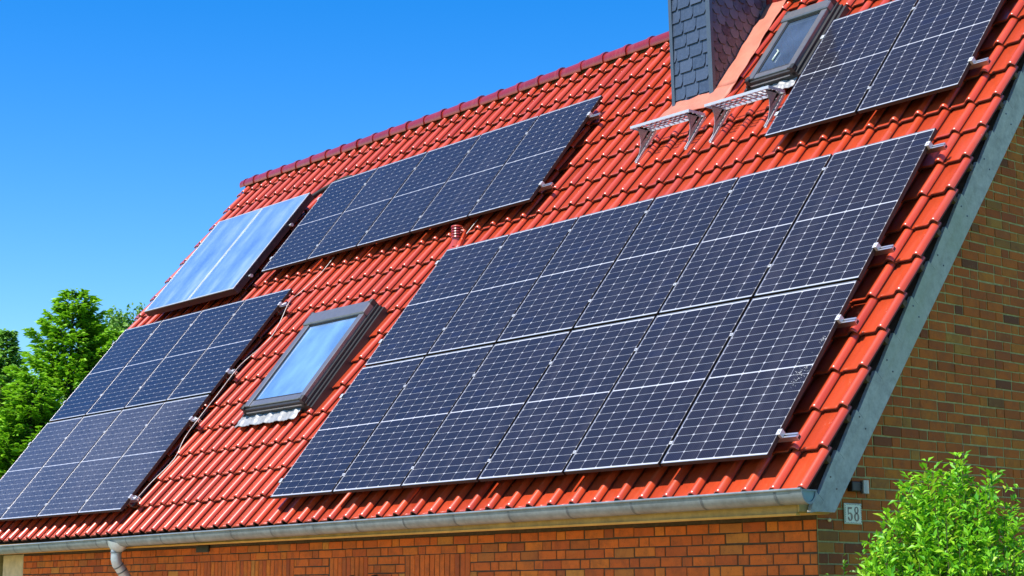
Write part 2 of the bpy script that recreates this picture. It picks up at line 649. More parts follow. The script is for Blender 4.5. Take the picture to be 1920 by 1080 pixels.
tm = MB(); tile_geo(tm, r=0.0)
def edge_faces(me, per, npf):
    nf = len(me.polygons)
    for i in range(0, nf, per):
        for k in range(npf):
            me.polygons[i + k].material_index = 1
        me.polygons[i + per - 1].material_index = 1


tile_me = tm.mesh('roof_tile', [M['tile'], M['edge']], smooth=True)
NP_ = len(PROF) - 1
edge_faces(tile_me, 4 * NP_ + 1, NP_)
tile_me.set_sharp_from_angle(angle=math.radians(55))
for sc, j, k in single:
    link('roof_tile', tile_me, roof_o, Matrix.Translation((U_CREST0 + j * PITCH, V_NOSE0 + k * GAUGE, 0)) @ tile_jit())
mb = MB()
for sc, j, k in joined:
    if k == K1 and False:
        continue
    tile_geo(mb, M4=Matrix.Translation((U_CREST0 + j * PITCH, V_NOSE0 + k * GAUGE, 0)) @ tile_jit(), r=random.random())
# trim whatever passes the ridge
mb.v = [(a, min(b, V_RIDGE - .02), c) for a, b, c in mb.v]
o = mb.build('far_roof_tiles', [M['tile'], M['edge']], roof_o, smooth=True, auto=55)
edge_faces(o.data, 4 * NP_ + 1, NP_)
tag(o, kind='stuff')

# ridge tiles ----------------------------------------------------------
RIDGE_P = .385
rzc = RP(0, V_RIDGE + .0, -.12)
rz_y, rz_z = rzc.y + .02, rzc.z - .045


def ridge_mesh():
    mb = MB()
    seg = 10
    prof = [(0.0, .106), (.045, .106), (.050, .095), (.36, .089), (.40, .089)]
    vs = []
    for x, r in prof:
        for i in range(seg + 1):
            a = math.radians(-28 + (236) * i / seg)
            vs.append((-x, math.cos(a) * r, math.sin(a) * r * 1.02))
    fs = [(i * (seg + 1) + k, i * (seg + 1) + k + 1, (i + 1) * (seg + 1) + k + 1, (i + 1) * (seg + 1) + k) for i in range(len(prof) - 1) for k in range(seg)]
    # closing face at the collar end
    o = len(vs)
    for i in range(seg + 1):
        a = math.radians(-28 + (236) * i / seg)
        vs.append((0.0, math.cos(a) * .086, math.sin(a) * .086))
    fs += [(k + 1, k, o + k, o + k + 1) for k in range(seg)]
    mb.add(vs, fs, 0)
    me = mb.mesh('ridge_tile', M['ridge'], smooth=True)
    me.set_sharp_from_angle(angle=math.radians(45))
    return me


rm = ridge_mesh()
x = -3.213 - RIDGE_P * 11
while x < U_R + .4:
    if not (2.3 < x - .1 < 2.75):
        link('ridge_tile', rm, house, Matrix.Translation((min(x, U_R + .02), rz_y + random.gauss(0, .002), rz_z + random.gauss(0, .002))) @ Matrix.Rotation(random.gauss(0, .006), 4, 'Y'))
    x += RIDGE_P
mb = MB(); mb.prism([(-7.74, rz_y + math.cos(a) * .1, rz_z + math.sin(a) * .1) for a in np.radians(np.linspace(-20, 200, 10))], (.02, 0, 0))
mb.build('ridge_end_disc', M['ridge'], house, recalc=True)
mb = MB(); mb.box(U_L + .06, 6.5, rz_y - .03, rz_y + .03, rz_z - .15, rz_z - .02)
mb.build('ridge_batten', M['wood_dark'], house)

# walls ----------------------------------------------------------------
COURSE = .078
ZB0 = Z0 - .516                      # a course joint
JT = .011


def brick_geo(l, h, dpt=.006):
    mb = MB(); mb.cham(0, l, 0, h, -.012, dpt, .003, r=0.0)
    return mb


BM = {}
for nm, l in (('S', .225 - JT), ('H', .11 - JT)):
    for mt in ('brick', 'brick_g'):
        BM[nm, mt] = brick_geo(l, COURSE - JT).mesh('brick', M[mt])
BM['V', 'brick'] = brick_geo(.0715 - .009, .235).mesh('brick', M['brick'])

FR = Matrix(((1, 0, 0, 0), (0, 0, -1, YF), (0, 1, 0, 0), (0, 0, 0, 1)))        # local x->X, y->Z, z->-Y
GA = Matrix(((0, 0, 1, XG), (1, 0, 0, 0), (0, 1, 0, 0), (0, 0, 0, 1)))         # local x->Y, y->Z, z->+X
SOLD = [(-1.965, -.1), (.508, 1.134), (1.708, 2.637)]
ZS_TOP = Z0 - .597
ZS_BOT = ZS_TOP - 3 * COURSE - .005

front, gable = [], []


def in_sold(a, b, z):
    return z < ZS_TOP - .01 and z > ZS_BOT - .02 and any(a < s1 and b > s0 for s0, s1 in SOLD)


def course(lst, x0, x1, z, row, wall):
    P = .56
    x = x0 - P + (P / 2 if row % 2 else 0) + random.uniform(-.006, .006)
    if row % 7 == 3:
        x += .11
    pat = ['S', 'S', 'H']; i = 0
    while x < x1:
        nm = pat[i % 3]; i += 1
        L = .225 if nm == 'S' else .11
        a, b = x, x + L
        x += L
        a2, b2 = max(a, x0), min(b, x1)
        if b2 - a2 < .03:
            continue
        if wall == 'f':
            cut = False
            for s0, s1 in SOLD:
                if z < ZS_TOP - .01 and z > ZS_BOT - .02:
                    if a2 >= s0 - .02 and b2 <= s1 + .02:
                        cut = True
                    elif a2 < s0 < b2:
                        b2 = s0
                    elif a2 < s1 < b2:
                        a2 = s1
            if cut or b2 - a2 < .03:
                continue
        lst.append([nm, a2, b2 - a2, z, 'brick' if wall == 'f' else 'brick_g'])


def gable_top(y):                   # top of the gable wall at depth y
    yy = y if y < YR else 2 * YR - y
    # the line v, n=-.30
    v = (yy + (-.30) * ST) / CT
    return Z0 + v * ST - .30 * CT


row = 0
z = ZB0
while z + COURSE < Z0 - .36:
    z += COURSE
zs = []
while z > .02:
    zs.append(z); z -= COURSE
for i, z in enumerate(zs):
    if z + COURSE > Z0 - .385:
        continue
    course(front, -6.22, XG, z, i, 'f')
for s0, s1 in SOLD:
    n_ = max(1, round((s1 - s0) / .0715)); st = (s1 - s0) / n_
    for k in range(n_):
        front.append(['V', s0 + k * st + .004, st, ZS_BOT, 'brick'])
zg = zs[-1]; i = 0
while zg < Z0 + 5:
    # y-range under the roof line at this height
    y0 = YF
    while gable_top(y0) < zg + COURSE - .02 and y0 < YR:
        y0 += .02
    y1 = 2 * YR - y0 - (0 if y0 > YF else -.0)
    y1 = min(y1, 5.2)
    if y1 - y0 > .1:
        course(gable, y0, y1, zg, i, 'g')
    zg += COURSE; i += 1


def wall_part(name, lst, FM, wallobj, quota_list):
    pass


def brick_score(b, FM):
    nm, a, L, z, mt = b
    c = FM @ Vector((a + L / 2, z + COURSE / 2, 0))
    x, y, d = px(c)
    if not (-5 < x < 1925 and -5 < y < 1085):
        return 0
    if mt == 'brick_g':
        # hidden behind the barge board?
        lx = 1559 + (962 - y) * (1920 - 1559) / (962 - 208)
        if x < lx and y < 962:
            return 0
        if 1625 < x < 1890 and y > 930:
            return 0
        return L / d * 1.0
    return L / d * (1.0 if mt == 'brick' else 1)


def wall_slab(name, poly, dvec, mat):
    mb = MB(); mb.prism(poly, dvec)
    return mb.build(name, M[mat], house, recalc=True)


fw = wall_slab('front_wall', [(-6.22, YF, 0), (XG - .002, YF, 0), (XG - .002, YF, Z0 - .40), (-6.22, YF, Z0 - .40)], (0, .3, 0), 'mortar_d')
gy = [(XG, YF + .001, 0), (XG, back_y - .5, 0), (XG, back_y - .5, gable_top(back_y - .5)), (XG, YR, gable_top(YR)), (XG, YF + .001, gable_top(YF))]
gw = wall_slab('gable_wall', gy, (-.3, 0, 0), 'mortar_g')
wl = wall_slab('left_gable_wall', [(-7.3, y, z) for (_, y, z) in gy], (.3, 0, 0), 'mortar_g')
wall_slab('rear_wall', [(-7.0, back_y - .52, 0), (XG - .3, back_y - .52, 0), (XG - .3, back_y - .52, Z0 - .4), (-7.0, back_y - .52, Z0 - .4)], (0, -.3, 0), 'mortar_g')

allb = [(brick_score(b, FR), b, FR, fw) for b in front] + [(brick_score(b, GA), b, GA, gw) for b in gable]
allb.sort(key=lambda t: -t[0])
joinf, joing = MB(), MB()
for idx, (sc, b, FM, wo_) in enumerate(allb):
    nm, a, L, z, mt = b
    full = {'S': .225, 'H': .11, 'V': .0715}[nm]
    jx, jz = random.gauss(0, .0012), random.gauss(0, .0012)
    jn = random.gauss(0, .0016)
    hgt = COURSE - JT if nm != 'V' else .235
    lm = L - (JT if nm != 'V' else .009)
    if idx < 300 and sc > 0:
        sx = lm / (full - (JT if nm != 'V' else .009))
        Mt = FM @ Matrix.Translation((a + JT / 2 + jx, z + JT / 2 + jz, jn)) @ Matrix.Rotation(random.gauss(0, .004), 4, 'Z') @ Matrix.Diagonal((sx, random.uniform(.97, 1.03), 1, 1))
        link('brick', BM[nm, mt], wo_, Mt)
    else:
        jm = joinf if mt == 'brick' else joing
        Mt = FM @ Matrix.Translation((a + JT / 2 + jx, z + JT / 2 + jz, jn)) @ Matrix.Rotation(random.gauss(0, .004), 4, 'Z')
        jm.cham(0, lm, 0, hgt, -.012, .006, .003, Mt, r=random.random())
tag(joinf.build('far_bricks', M['brick'], fw), kind='stuff')
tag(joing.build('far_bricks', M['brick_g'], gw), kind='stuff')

# eave: fascia, soffit ---------------------------------------------------
mb = MB(); mb.box(-7.6, 6.57, 0.0, .024, Z0 - .415, Z0 - .31); mb.build('fascia_board', M['wood_f'], house)
mb = MB(); mb.box(-7.6, 6.57, -.012, .03, Z0 - .430, Z0 - .4155); mb.build('lit_soffit_strip', M['lit_soffit'], house)  # added strip, coloured as the lit line along the soffit edge
mb = MB(); mb.box(-7.6, 6.57, .026, YF - .012, Z0 - .412, Z0 - .392); mb.build('soffit_board', M['wood_f'], house)
mb = MB(); mb.box(6.575, 6.592, -.002, YF - .014, Z0 - .405, Z0 - .25); mb.build('eave_end_board', M['wood_f'], house)
# beige post at the far left corner of the wall
mb = MB(); mb.cham(-6.83, -6.235, 0, Z0 - .415, -.26, .0, .01, FR @ Matrix.Translation((0, 0, 0))); mb.build('corner_post', M['wood_post'], house, recalc=True)

# barge board: upper proud strip with stepped top, lower board, in the plane x = 6.58..6.62
XB = 6.62


def vnp(v, n, x=XB):
    q = RP(0, v, n); return Vector((x, q.y, q.z))


mb = MB()
v_end = V_RIDGE + .05
z_cut = Z0 - .401


def cut_v(n):                       # where the line n = const meets the horizontal bottom cut
    return (z_cut - Z0 - n * CT) / ST


poly = [vnp(cut_v(-.383), -.383), vnp(v_end, -.383), vnp(v_end, -.52), vnp(cut_v(-.52), -.52)]
mb.prism(poly, (-.03, 0, 0))
mb.build('barge_board', M['barge'], house, recalc=True)
mb = MB()
v = cut_v(-.29)
first = True
vv = V_NOSE0 + .083 - GAUGE
pieces = []
while vv < v_end:
    a = max(vv, cut_v(-.29) - .001); b = min(vv + GAUGE - .002, v_end)
    if b > a:
        lowL = vnp(cut_v(-.372), -.372, XB + .012) if first else vnp(a, -.372, XB + .012)
        poly = [vnp(a, -.305, XB + .012), vnp(b, -.277, XB + .012), vnp(b, -.372, XB + .012), lowL]
        mb.prism(poly, (-.03, 0, 0)); first = False
    vv += GAUGE
mb.build('barge_capping', M['barge'], house, recalc=True)
mb = MB(); mb.box(6.472, 6.585, -.12, v_end, -.44, -.305); mb.build('verge_rafter', M['wood_dark'], house, mw=ROOF)
fx = MB()
vv = .05
while vv < V_RIDGE:
    for nn in (-.33, -.44):
        q = vnp(vv + random.uniform(-.01, .01), nn, XB + (.0125 if nn > -.38 else .0005))
        fx.tube([q, q + Vector((.0025, 0, 0))], .007, 8)
    vv += .56
fx.build('board_screws', M['ink'], house)['kind'] = 'stuff'
bt = MB(); bt.box(6.20, 6.66, -.024, .024, -.235, -.195)
bme = bt.mesh('batten', M['wood_dark'])
for k in range(0, 19):
    link('batten', bme, roof_o, Matrix.Translation((0, V_NOSE0 + k * GAUGE + .33, -.01)))

# gutter ---------------------------------------------------------------
GX0, GX1 = -7.75, 6.755
gyc, ga, gb = -.092, .078, .092


def gz(x):
    return Z0 - .270 + (x - 6.75) * .0058


def gutter_section(rad_add=0.0, n=12):
    return [(gyc - math.cos(math.pi * i / n) * (ga + rad_add), -math.sin(math.pi * i / n) * (gb + rad_add)) for i in range(n + 1)]


def swept(sec, x0, x1, closed=False):
    vs = [(x0, y, gz(x0) + z) for y, z in sec] + [(x1, y, gz(x1) + z) for y, z in sec]
    n = len(sec)
    fs = [(i, (i + 1) % n, n + (i + 1) % n, n + i) for i in range(n if closed else n - 1)]
    return vs, fs


mb = MB()
outer = gutter_section(0); inner = gutter_section(-.004)
sec = outer + inner[::-1]
vs, fs = swept(sec, GX0, GX1, True); mb.add(vs, fs)
gut = mb.build('gutter', M['zinc'], house, smooth=True, auto=35, recalc=True)
mb = MB()
mb.tube([(GX0, gyc - ga - .004, gz(GX0) + .004), (GX1, gyc - ga - .004, gz(GX1) + .004)], .0095, 10)
mb.build('gutter_bead', M['zinc'], gut, smooth=True, auto=50)
mb = MB()
s2 = gutter_section(-.012)
vs = [(GX1 - .004, y, gz(GX1) + z) for y, z in s2]; mb.add(vs, [tuple(range(len(vs)))])
mb.build('end_cap', M['zinc_cap'], gut)
mb = MB()
so, si = gutter_section(.003), gutter_section(-.013)
vs = [(GX1 + .002, y, gz(GX1) + z) for y, z in so] + [(GX1 + .002, y, gz(GX1) + z) for y, z in si]
k = len(so); mb.add(vs, [(i, i + 1, k + i + 1, k + i) for i in range(k - 1)])
vs, fs = swept(so, GX1 - .10, GX1 + .002); mb.add(vs, fs)
mb.box(GX1 - .10, GX1 + .003, gyc - ga - .003, gyc + ga, gz(GX1) - .008, gz(GX1) + .004)
mb.build('end_collar', M['zinc'], gut, smooth=True, auto=35)
for xh in [-7.45, -6.75, -6.07, -5.39, -4.70, -3.98, -3.28, -2.59, -1.84, -1.15, -.45, .27, .97, 1.66, 2.36, 3.05, 3.75, 4.44, 5.14, 5.84, 6.52]:
    mb = MB(); s = gutter_section(.0022); vs, fs = swept(s, xh - .011, xh + .011); mb.add(vs, fs)
    mb.build('gutter_seam', M['zinc_d'], gut, smooth=True)
for xh in (.90, -3.12):
    mb = MB(); s = gutter_section(.0035); vs, fs = swept(s, xh - .02, xh + .09); mb.add(vs, fs)
    mb.build('gutter_sleeve', M['zinc'], gut, smooth=True)
# outlet and down pipe
mb = MB()
gzo = gz(-2.92)
mb.tube([(-2.91, gyc, gzo - .03), (-2.92, gyc, gzo - .09), (-2.93, gyc, gzo - .135), (-2.93, gyc, gzo - .145)], [.17, .15, .085, .078], 20, False)
vsc = [(-2.92 + (x + 2.92) * 1.0, gyc + (y - gyc) * .52, z) for x, y, z in mb.v]
mb.v = vsc
mb.build('gutter_outlet', M['zinc_p'], gut, smooth=True)
mb = MB()
path = [(-2.93, gyc, gzo - .12), (-2.93, gyc, gzo - .22), (-2.93, gyc + .015, gzo - .27), (-2.93, gyc + .06, gzo - .325), (-2.93, .12, gzo - .53), (-2.93, .21, gzo - .66), (-2.93, .255, gzo - .73), (-2.93, .27, gzo - .82), (-2.93, .27, .02)]
mb.tube(path, .058, 18)
dp = mb.build('down_pipe', M['zinc_p'], house, smooth=True, auto=60)
for i_, rr in ((0, .064), (2, .0605), (3, .0605)):
    mb = MB(); a = Vector(path[i_]); b = Vector(path[i_ + 1]); t_ = (b - a).normalized()
    mb.tube([a + t_ * .02, a + t_ * .035], rr, 18); mb.build('pipe_collar', M['zinc_d'], dp, smooth=True, auto=40)

# wall vent ---------------------------------------------------------------
mb = MB()
mb.box(-1.962, -1.704, YF - .022, YF - .010, Z0 - .49, Z0 - .418)
vo = mb.build('wall_vent', M['black'], house)
for k in range(4):
    mb = MB(); zz = Z0 - .482 + k * .017; mb.box(-1.95, -1.715, YF - .028, YF - .0225, zz, zz + .006); mb.build('vent_slat', M['black'], vo)

# chimney -----------------------------------------------------------------
YC = 3.432
CX0, CX1 = 2.262, 2.80
lean = lambda x, z: x - (z - Z0 - 4.12) * .026
CB = Z0 + 3.9; CTOP = Z0 + 6.35; CYB = 5.30
mb = MB()
vs = [(lean(CX0, z), y, z) if sx == 0 else (lean(CX1, z) , y, z) for z in (CB, CTOP) for y in (YC, CYB) for sx in (0, 1)]
mb.add(vs, [(0, 2, 3, 1), (4, 5, 7, 6), (0, 1, 5, 4), (2, 6, 7, 3), (0, 4, 6, 2), (1, 3, 7, 5)])
chim = mb.build('chimney', M['slate_s'], house)
# front slates
ZBOT = Z0 + 4.10
ncol, sw = 3, .182
def roof_z(y, n=-.10):
    return Z0 + (y - (-ST) * n) / CT * ST + n * CT

for r_ in range(0, 15):
    z0 = ZBOT - .10 + r_ * .1415
    off = -.035 * (14 - r_) % sw
    xx = CX0 + .03 - sw + (sw - (r_ * .036) % sw)
    tilt = .0
    while xx < CX1 - .02:
        a, b = max(xx, CX0 + .012), min(xx + sw, CX1 - .012)
        if b - a > .03:
            g_ = .0035
            zt = z0 + .1415 + .02
            cutx = .022 if b < CX1 - .013 else 0
            p2 = [(a + g_, 0), (b - g_ - cutx, 0), (b - g_, .045 if cutx else 0), (b - g_, zt - z0), (a + g_, zt - z0)]
            jn = random.uniform(0, .003)
            poly = []
            thk = .010
            for x_, dz in p2:
                # lower edge stands proud, upper edge tucks under the course above
                yy = YC - .004 - (.015 * (1 - dz / .17)) - jn
                poly.append((lean(x_, z0 + dz), yy, z0 + dz))
            m2 = MB(); m2.prism(poly, (0, thk, 0)); m2.build('slate', M['slate'], chim, recalc=True)
        xx += sw
# side slates: hexagonal scales on the right face
sp, rp_ = .135, .105
for r_ in range(0, 24):
    z0 = Z0 + 4.05 + r_ * rp_
    yy = YC + .03 + (sp / 2 if r_ % 2 else 0) + r_ * .0
    while yy < CYB - .05:
        zr = roof_z(min(yy, YR), -.10)
        if z0 + .17 > zr - .02 and z0 < Z0 + 5.75:
            w2 = sp * .5 - .0025
            hexp = [(-w2 * .45, 0), (w2 * .6, .0), (w2, .055), (w2, .16), (-w2, .16), (-w2, .05)]
            poly = []
            jn = random.uniform(0, .004)
            for dy, dz in hexp:
                x_ = lean(CX1, z0 + dz) + .004 + .016 * (1 - dz / .165) + jn
                poly.append((x_, max(YC + .012, yy + dy), z0 + dz))
            m2 = MB(); m2.prism(poly, (-.009, 0, 0)); m2.build('slate', M['slate_s'], chim, recalc=True)
        yy += sp
# corner trims
for (xa, xb, ya, yb) in ((CX0 - .012, CX0 + .03, YC - .032, YC + .02), (CX1 - .022, CX1 + .034, YC - .032, YC + .012)):
    mb = MB()
    vs = [(lean(x_, z_), y_, z_) for z_ in (ZBOT - .06 if xa > 2.5 else ZBOT - .06, CTOP) for y_ in (ya, yb) for x_ in (xa, xb)]
    mb.add(vs, [(0, 2, 3, 1), (4, 5, 7, 6), (0, 1, 5, 4), (2, 6, 7, 3), (0, 4, 6, 2), (1, 3, 7, 5)])
    mb.build('corner_trim', M['trim'], chim)
mb = MB(); mb.box(CX0 - .08, CX1 + .04, YC - .06, CYB + .06, CTOP, CTOP + .07); mb.build('chimney_cap', M['trim'], chim)


# pink flashing, in roof coordinates, dressed a little unevenly
def sheet(name, cells, nf, mat, parent, nu=14, nv=14, thick=.006):
    """cells: list of quads in (u,v); nf(u,v) gives height"""
    mb = MB()
    for (p0, p1, p2, p3) in cells:
        vs = []
        for j in range(nv + 1):
            for i in range(nu + 1):
                s, t = i / nu, j / nv
                u = (p0[0] * (1 - s) + p1[0] * s) * (1 - t) + (p3[0] * (1 - s) + p2[0] * s) * t
                v = (p0[1] * (1 - s) + p1[1] * s) * (1 - t) + (p3[1] * (1 - s) + p2[1] * s) * t
                vs.append((u, v, nf(u, v)))
        fs = [(j * (nu + 1) + i, j * (nu + 1) + i + 1, (j + 1) * (nu + 1) + i + 1, (j + 1) * (nu + 1) + i) for j in range(nv) for i in range(nu)]
        mb.add(vs, fs, .5)
    o = mb.build(name, M[mat], parent, smooth=True, mw=ROOF)
    sm = o.modifiers.new('thickness', 'SOLIDIFY'); sm.thickness = thick; sm.offset = -1
    return o


wob = lambda u, v: .005 * math.sin(u * 23 + v * 9) + .004 * math.sin(v * 17 - u * 7) + .003 * math.sin(v * 41 + u * 3)
sheet('chimney_flashing', [((2.14, 5.13), (3.06, 5.10), (3.10, 5.40), (2.24, 5.40)), ((2.80, 5.40), (3.10, 5.40), (3.07, 6.82), (2.80, 6.82))], lambda u, v: -.112 + wob(u, v), 'pink', chim)

# roof windows ------------------------------------------------------------


def roof_window(u0, u1, v0, v1, gl, label, glass, apron, handle=False):
    """opening sash standing proud of the tiles; gl = glass rectangle"""
    base = MB()
    nb = -.20
    e = .035
    for (a, b, c, d_) in ((u0 - e, u0, v0 - e, v1 + e), (u1, u1 + e, v0 - e, v1 + e), (u0, u1, v0 - e, v0), (u0, u1, v1, v1 + e)):
        base.box(a, b, c, d_, nb, -.055)
    wdw = base.build('roof_window', M['sash_d'], house, mw=ROOF)
    wdw['label'] = label
    # stepped flanges down the right and left sides
    for k, (du, n1) in enumerate(((.065, -.085), (.10, -.11))):
        m_ = MB()
        m_.box(u1 + du - .03, u1 + du + .004, v0 - .05, v1 + .03, nb, n1)
        m_.build('flange', M['sash_d'], wdw)
        m_ = MB()
        m_.box(u0 - du - .004, u0 - du + .03, v0 - .05, v1 + .03, nb, n1)
        m_.build('flange', M['sash_d'], wdw)
    g0, g1, h0, h1 = gl
    fr = MB()
    nt = 0.0
    fr.cham(u0, g0, v0, v1, -.075, nt, .006)
    fr.build('side_cladding', M['sash'], wdw, recalc=True)
    fr = MB(); fr.cham(g1, u1, v0, v1, -.075, nt, .006)
    fr.build('side_cladding', M['sash'], wdw, recalc=True)
    fr = MB()
    fr.cham(g0 - .002, g1 + .002, v0 + .004, h0, -.075, nt - .012, .006)
    fr.build('bottom_cladding', M['sash'], wdw, recalc=True)
    fr = MB(); fr.cham(u0 - .012, u1 + .012, h1, v1 + .03, -.075, nt + .022, .012); fr.build('top_hood', M['sash'], wdw, recalc=True)
    # inner glazing bead and pane
    fr = MB(); e2 = .014
    for (a, b, c, d_) in ((g0, g0 + e2, h0, h1), (g1 - e2, g1, h0, h1), (g0 + e2, g1 - e2, h0, h0 + e2), (g0 + e2, g1 - e2, h1 - e2, h1)):
        fr.box(a, b, c, d_, -.06, -.014)
    fr.build('glazing_bead', M['sash_d'], wdw)
    m_ = MB(); m_.box(g0 + e2, g1 - e2, h0 + e2, h1 - e2, -.045, -.024); m_.build('pane', M[glass], wdw)
    # dark drip rail and pale weather strip below the sash
    m_ = MB(); m_.box(u0 - .02, u1 + .02, v0 - .03, v0 + .001, -.12, -.03); m_.build('drip_rail', M['sash_d'], wdw)
    m_ = MB(); m_.box(u0 + .02, u1 - .06, v0 - .036, v0 - .031, -.078, -.066); m_.build('weather_strip', M['alu_white'], wdw)
    for uu in (u0 - .012, u1 - .03):
        m_ = MB(); m_.cham(uu, uu + .045, v0 - .035, v0 + .035, -.09, .012, .012); m_.build('corner_cap', M['sash_d'], wdw, recalc=True)
    for uu in (u0 - .012, u1 - .03):
        m_ = MB(); m_.cham(uu, uu + .045, v1 - .02, v1 + .05, -.09, .026, .012); m_.build('hinge_cap', M['sash_d'], wdw, recalc=True)
    au0, au1, av0, av1 = apron
    a_n = lambda u, v: N_PAN + .040 + .40 * (tile_n(u) - N_PAN) + .003 * math.sin(u * 90 + v * 40) + .003 * math.sin(u * 47 - v * 80)
    o_ = sheet('apron', [((au0, av0), (au1, av0 + .0), (au1, av1), (au0, av1))], a_n, 'lead', None, 60, 10, .004)
    o_.parent = wdw; o_.matrix_local = Matrix.Identity(4)
    if handle:
        m_ = MB(); m_.tube([(g0 + .13, h0 + .17, -.018), (g0 + .13, h0 + .17, -.008), (g0 + .14, h0 + .30, -.008), (g0 + .11, h0 + .335, -.008)], .009, 8)
        m_.build('handle', M['white'], wdw, smooth=True)
    return wdw


roof_window(-1.985, -.815, 1.425, 2.845, (-1.882, -.905, 1.512, 2.685), 'large roof window low on the roof reflecting pale blue sky', 'glass_a', (-2.12, -.93, 1.235, 1.40))
roof_window(3.435, 4.015, 5.19, 6.22, (3.51, 3.94, 5.265, 6.105), 'small roof window beside the chimney with a white handle behind its glass', 'glass_b', (3.40, 4.02, 5.02, 5.165), True)

# red ventilation pipe with louvred hood ------------------------------------
vp = MB()
uv_, vv_ = -.14, 3.66
vq = RP(uv_, vv_, -.16)
vp.prism([(uv_ - .10, vv_ - .10, -.165), (uv_ + .12, vv_ - .10, -.165), (uv_ + .10, vv_ + .22, -.10), (uv_ - .08, vv_ + .22, -.10)], (0, 0, .03))
ventw = vp.build('roof_vent', M['tile'], house, mw=ROOF, recalc=True)
m_ = MB()
c0 = Vector((uv_, vv_ + .08, -.14))
up_l = Vector((0, ST, CT))            # world up in roof coordinates
m_.tube([c0, c0 + up_l * .10], [.058, .048], 16)
m_.build('vent_pipe', M['tile'], ventw, smooth=True, auto=60)
for k in range(4):
    m_ = MB(); c1 = c0 + up_l * (.10 + k * .030)
    m_.tube([c1, c1 + up_l * .016], [.066, .060], 16); m_.build('vent_louvre', M['ridge'], ventw, smooth=True, auto=40)
m_ = MB(); c1 = c0 + up_l * .09; m_.tube([c1, c1 + up_l * .125], .042, 12); m_.build('vent_core', M['ridge'], ventw, smooth=True)
m_ = MB(); c1 = c0 + up_l * .218; m_.tube([c1, c1 + up_l * .014, c1 + up_l * .026], [.068, .064, .02], 16); m_.build('vent_cap', M['tile'], ventw, smooth=True, auto=50)

# ------------------------------------------------------------------ solar panels
FT = .035
def panel_parts():
    fr = MB()
    lip = .006
    lr = .005
    for (a, b, c, d_) in ((0, lip, 0, PHI), (PWI - lr, PWI, 0, PHI), (lip, PWI - lr, 0, lip), (lip, PWI - lr, PHI - lip, PHI)):
        fr.cham(a, b, c, d_, -FT, 0, .0012)
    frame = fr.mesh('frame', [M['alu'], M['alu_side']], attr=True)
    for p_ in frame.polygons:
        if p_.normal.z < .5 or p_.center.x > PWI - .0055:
            p_.material_index = 1  # sides and the right lip top take the darker colour
    bs = MB(); bs.box(lip, PWI - lr, lip, PHI - lip, -.008, -.0035)
    back = bs.mesh('backsheet', M['back'])
    cells = MB()
    mx = .003 + lip
    cw = (PWI - mx - .008) / 6
    mid = .009
    my = .0125 + lip
    chh = (PHI - 2 * my - mid) / 20
    gp = .0019
    ch = .0085
    for half in (0, 1):
        for r_ in range(10):
            y0 = my + r_ * chh + half * (10 * chh + mid)
            for c_ in range(6):
                x0 = mx + c_ * cw
                a, b, c, d_ = x0 + gp, x0 + cw - gp, y0 + gp, y0 + chh - gp
                z_ = -.0022
                cells.add([(a + ch, c, z_), (b - ch, c, z_), (b, c + ch, z_), (b, d_ - ch, z_), (b - ch, d_, z_), (a + ch, d_, z_), (a, d_ - ch, z_), (a, c + ch, z_)], [tuple(range(8))])
    return frame, back, cells


pf, pb, pcells = panel_parts()
cell_meshes = [pcells]
cms = {}
for key in ('cell', 'cell_d'):
    cms[key] = []
    for i in range(6):
        pcells.a = [min(1, max(0, random.gauss(.45, .25))) for _ in pcells.f]
        cms[key].append(pcells.mesh('solar_cells', M[key]))

ORD = ['leftmost', 'second', 'third', 'fourth', 'fifth', 'sixth']
panels = {}


def panel(arr, col, row, u, v, label, group, mat):
    e_ = empty('solar_panel', roof_frame(u + random.gauss(0, .0006), v + random.gauss(0, .0006), random.gauss(0, .0007)))
    tag(e_, label, 'solar panel', group)
    link('frame', pf, e_)
    link('backsheet', pb, e_)
    link('solar_cells', random.choice(cms[mat]), e_)
    panels[arr, col, row] = e_
    return e_


nm6 = ['leftmost', 'second from the left', 'third from the left', 'third from the right', 'second from the right', 'rightmost']
nm4 = ['leftmost', 'second from the left', 'second from the right', 'rightmost']
nm5 = ['leftmost', 'second from the left', 'middle', 'second from the right', 'rightmost']
for r_ in range(2):
    for c_ in range(6):
        panel(0, c_, r_, c_ * PW, r_ * PH, '%s solar panel in the %s row of the twelve panel block' % (nm6[c_], 'lower' if r_ == 0 else 'upper'), 'solar panels of the large right block', 'cell')
for r_ in range(2):
    for c_ in range(4):
        panel(1, c_, r_, A1[0] + c_ * PW, A1[1] + r_ * PH, '%s solar panel in the %s row beside the trees' % (nm4[c_], 'lower' if r_ == 0 else 'upper'), 'solar panels of the left block', 'cell_d' if r_ == 0 else 'cell')
for c_ in range(5):
    panel(2, c_, 0, A2[0] + c_ * PW, A2[1], '%s solar panel in the single five panel row below the ridge' % nm5[c_], 'solar panels in the upper middle row', 'cell')
for c_ in range(2):
    panel(3, c_, 0, A3[0] + c_ * PW, A3[1], '%s solar panel of the pair beside the small roof window' % ('left' if c_ == 0 else 'right'), 'solar panels at upper right', 'cell')

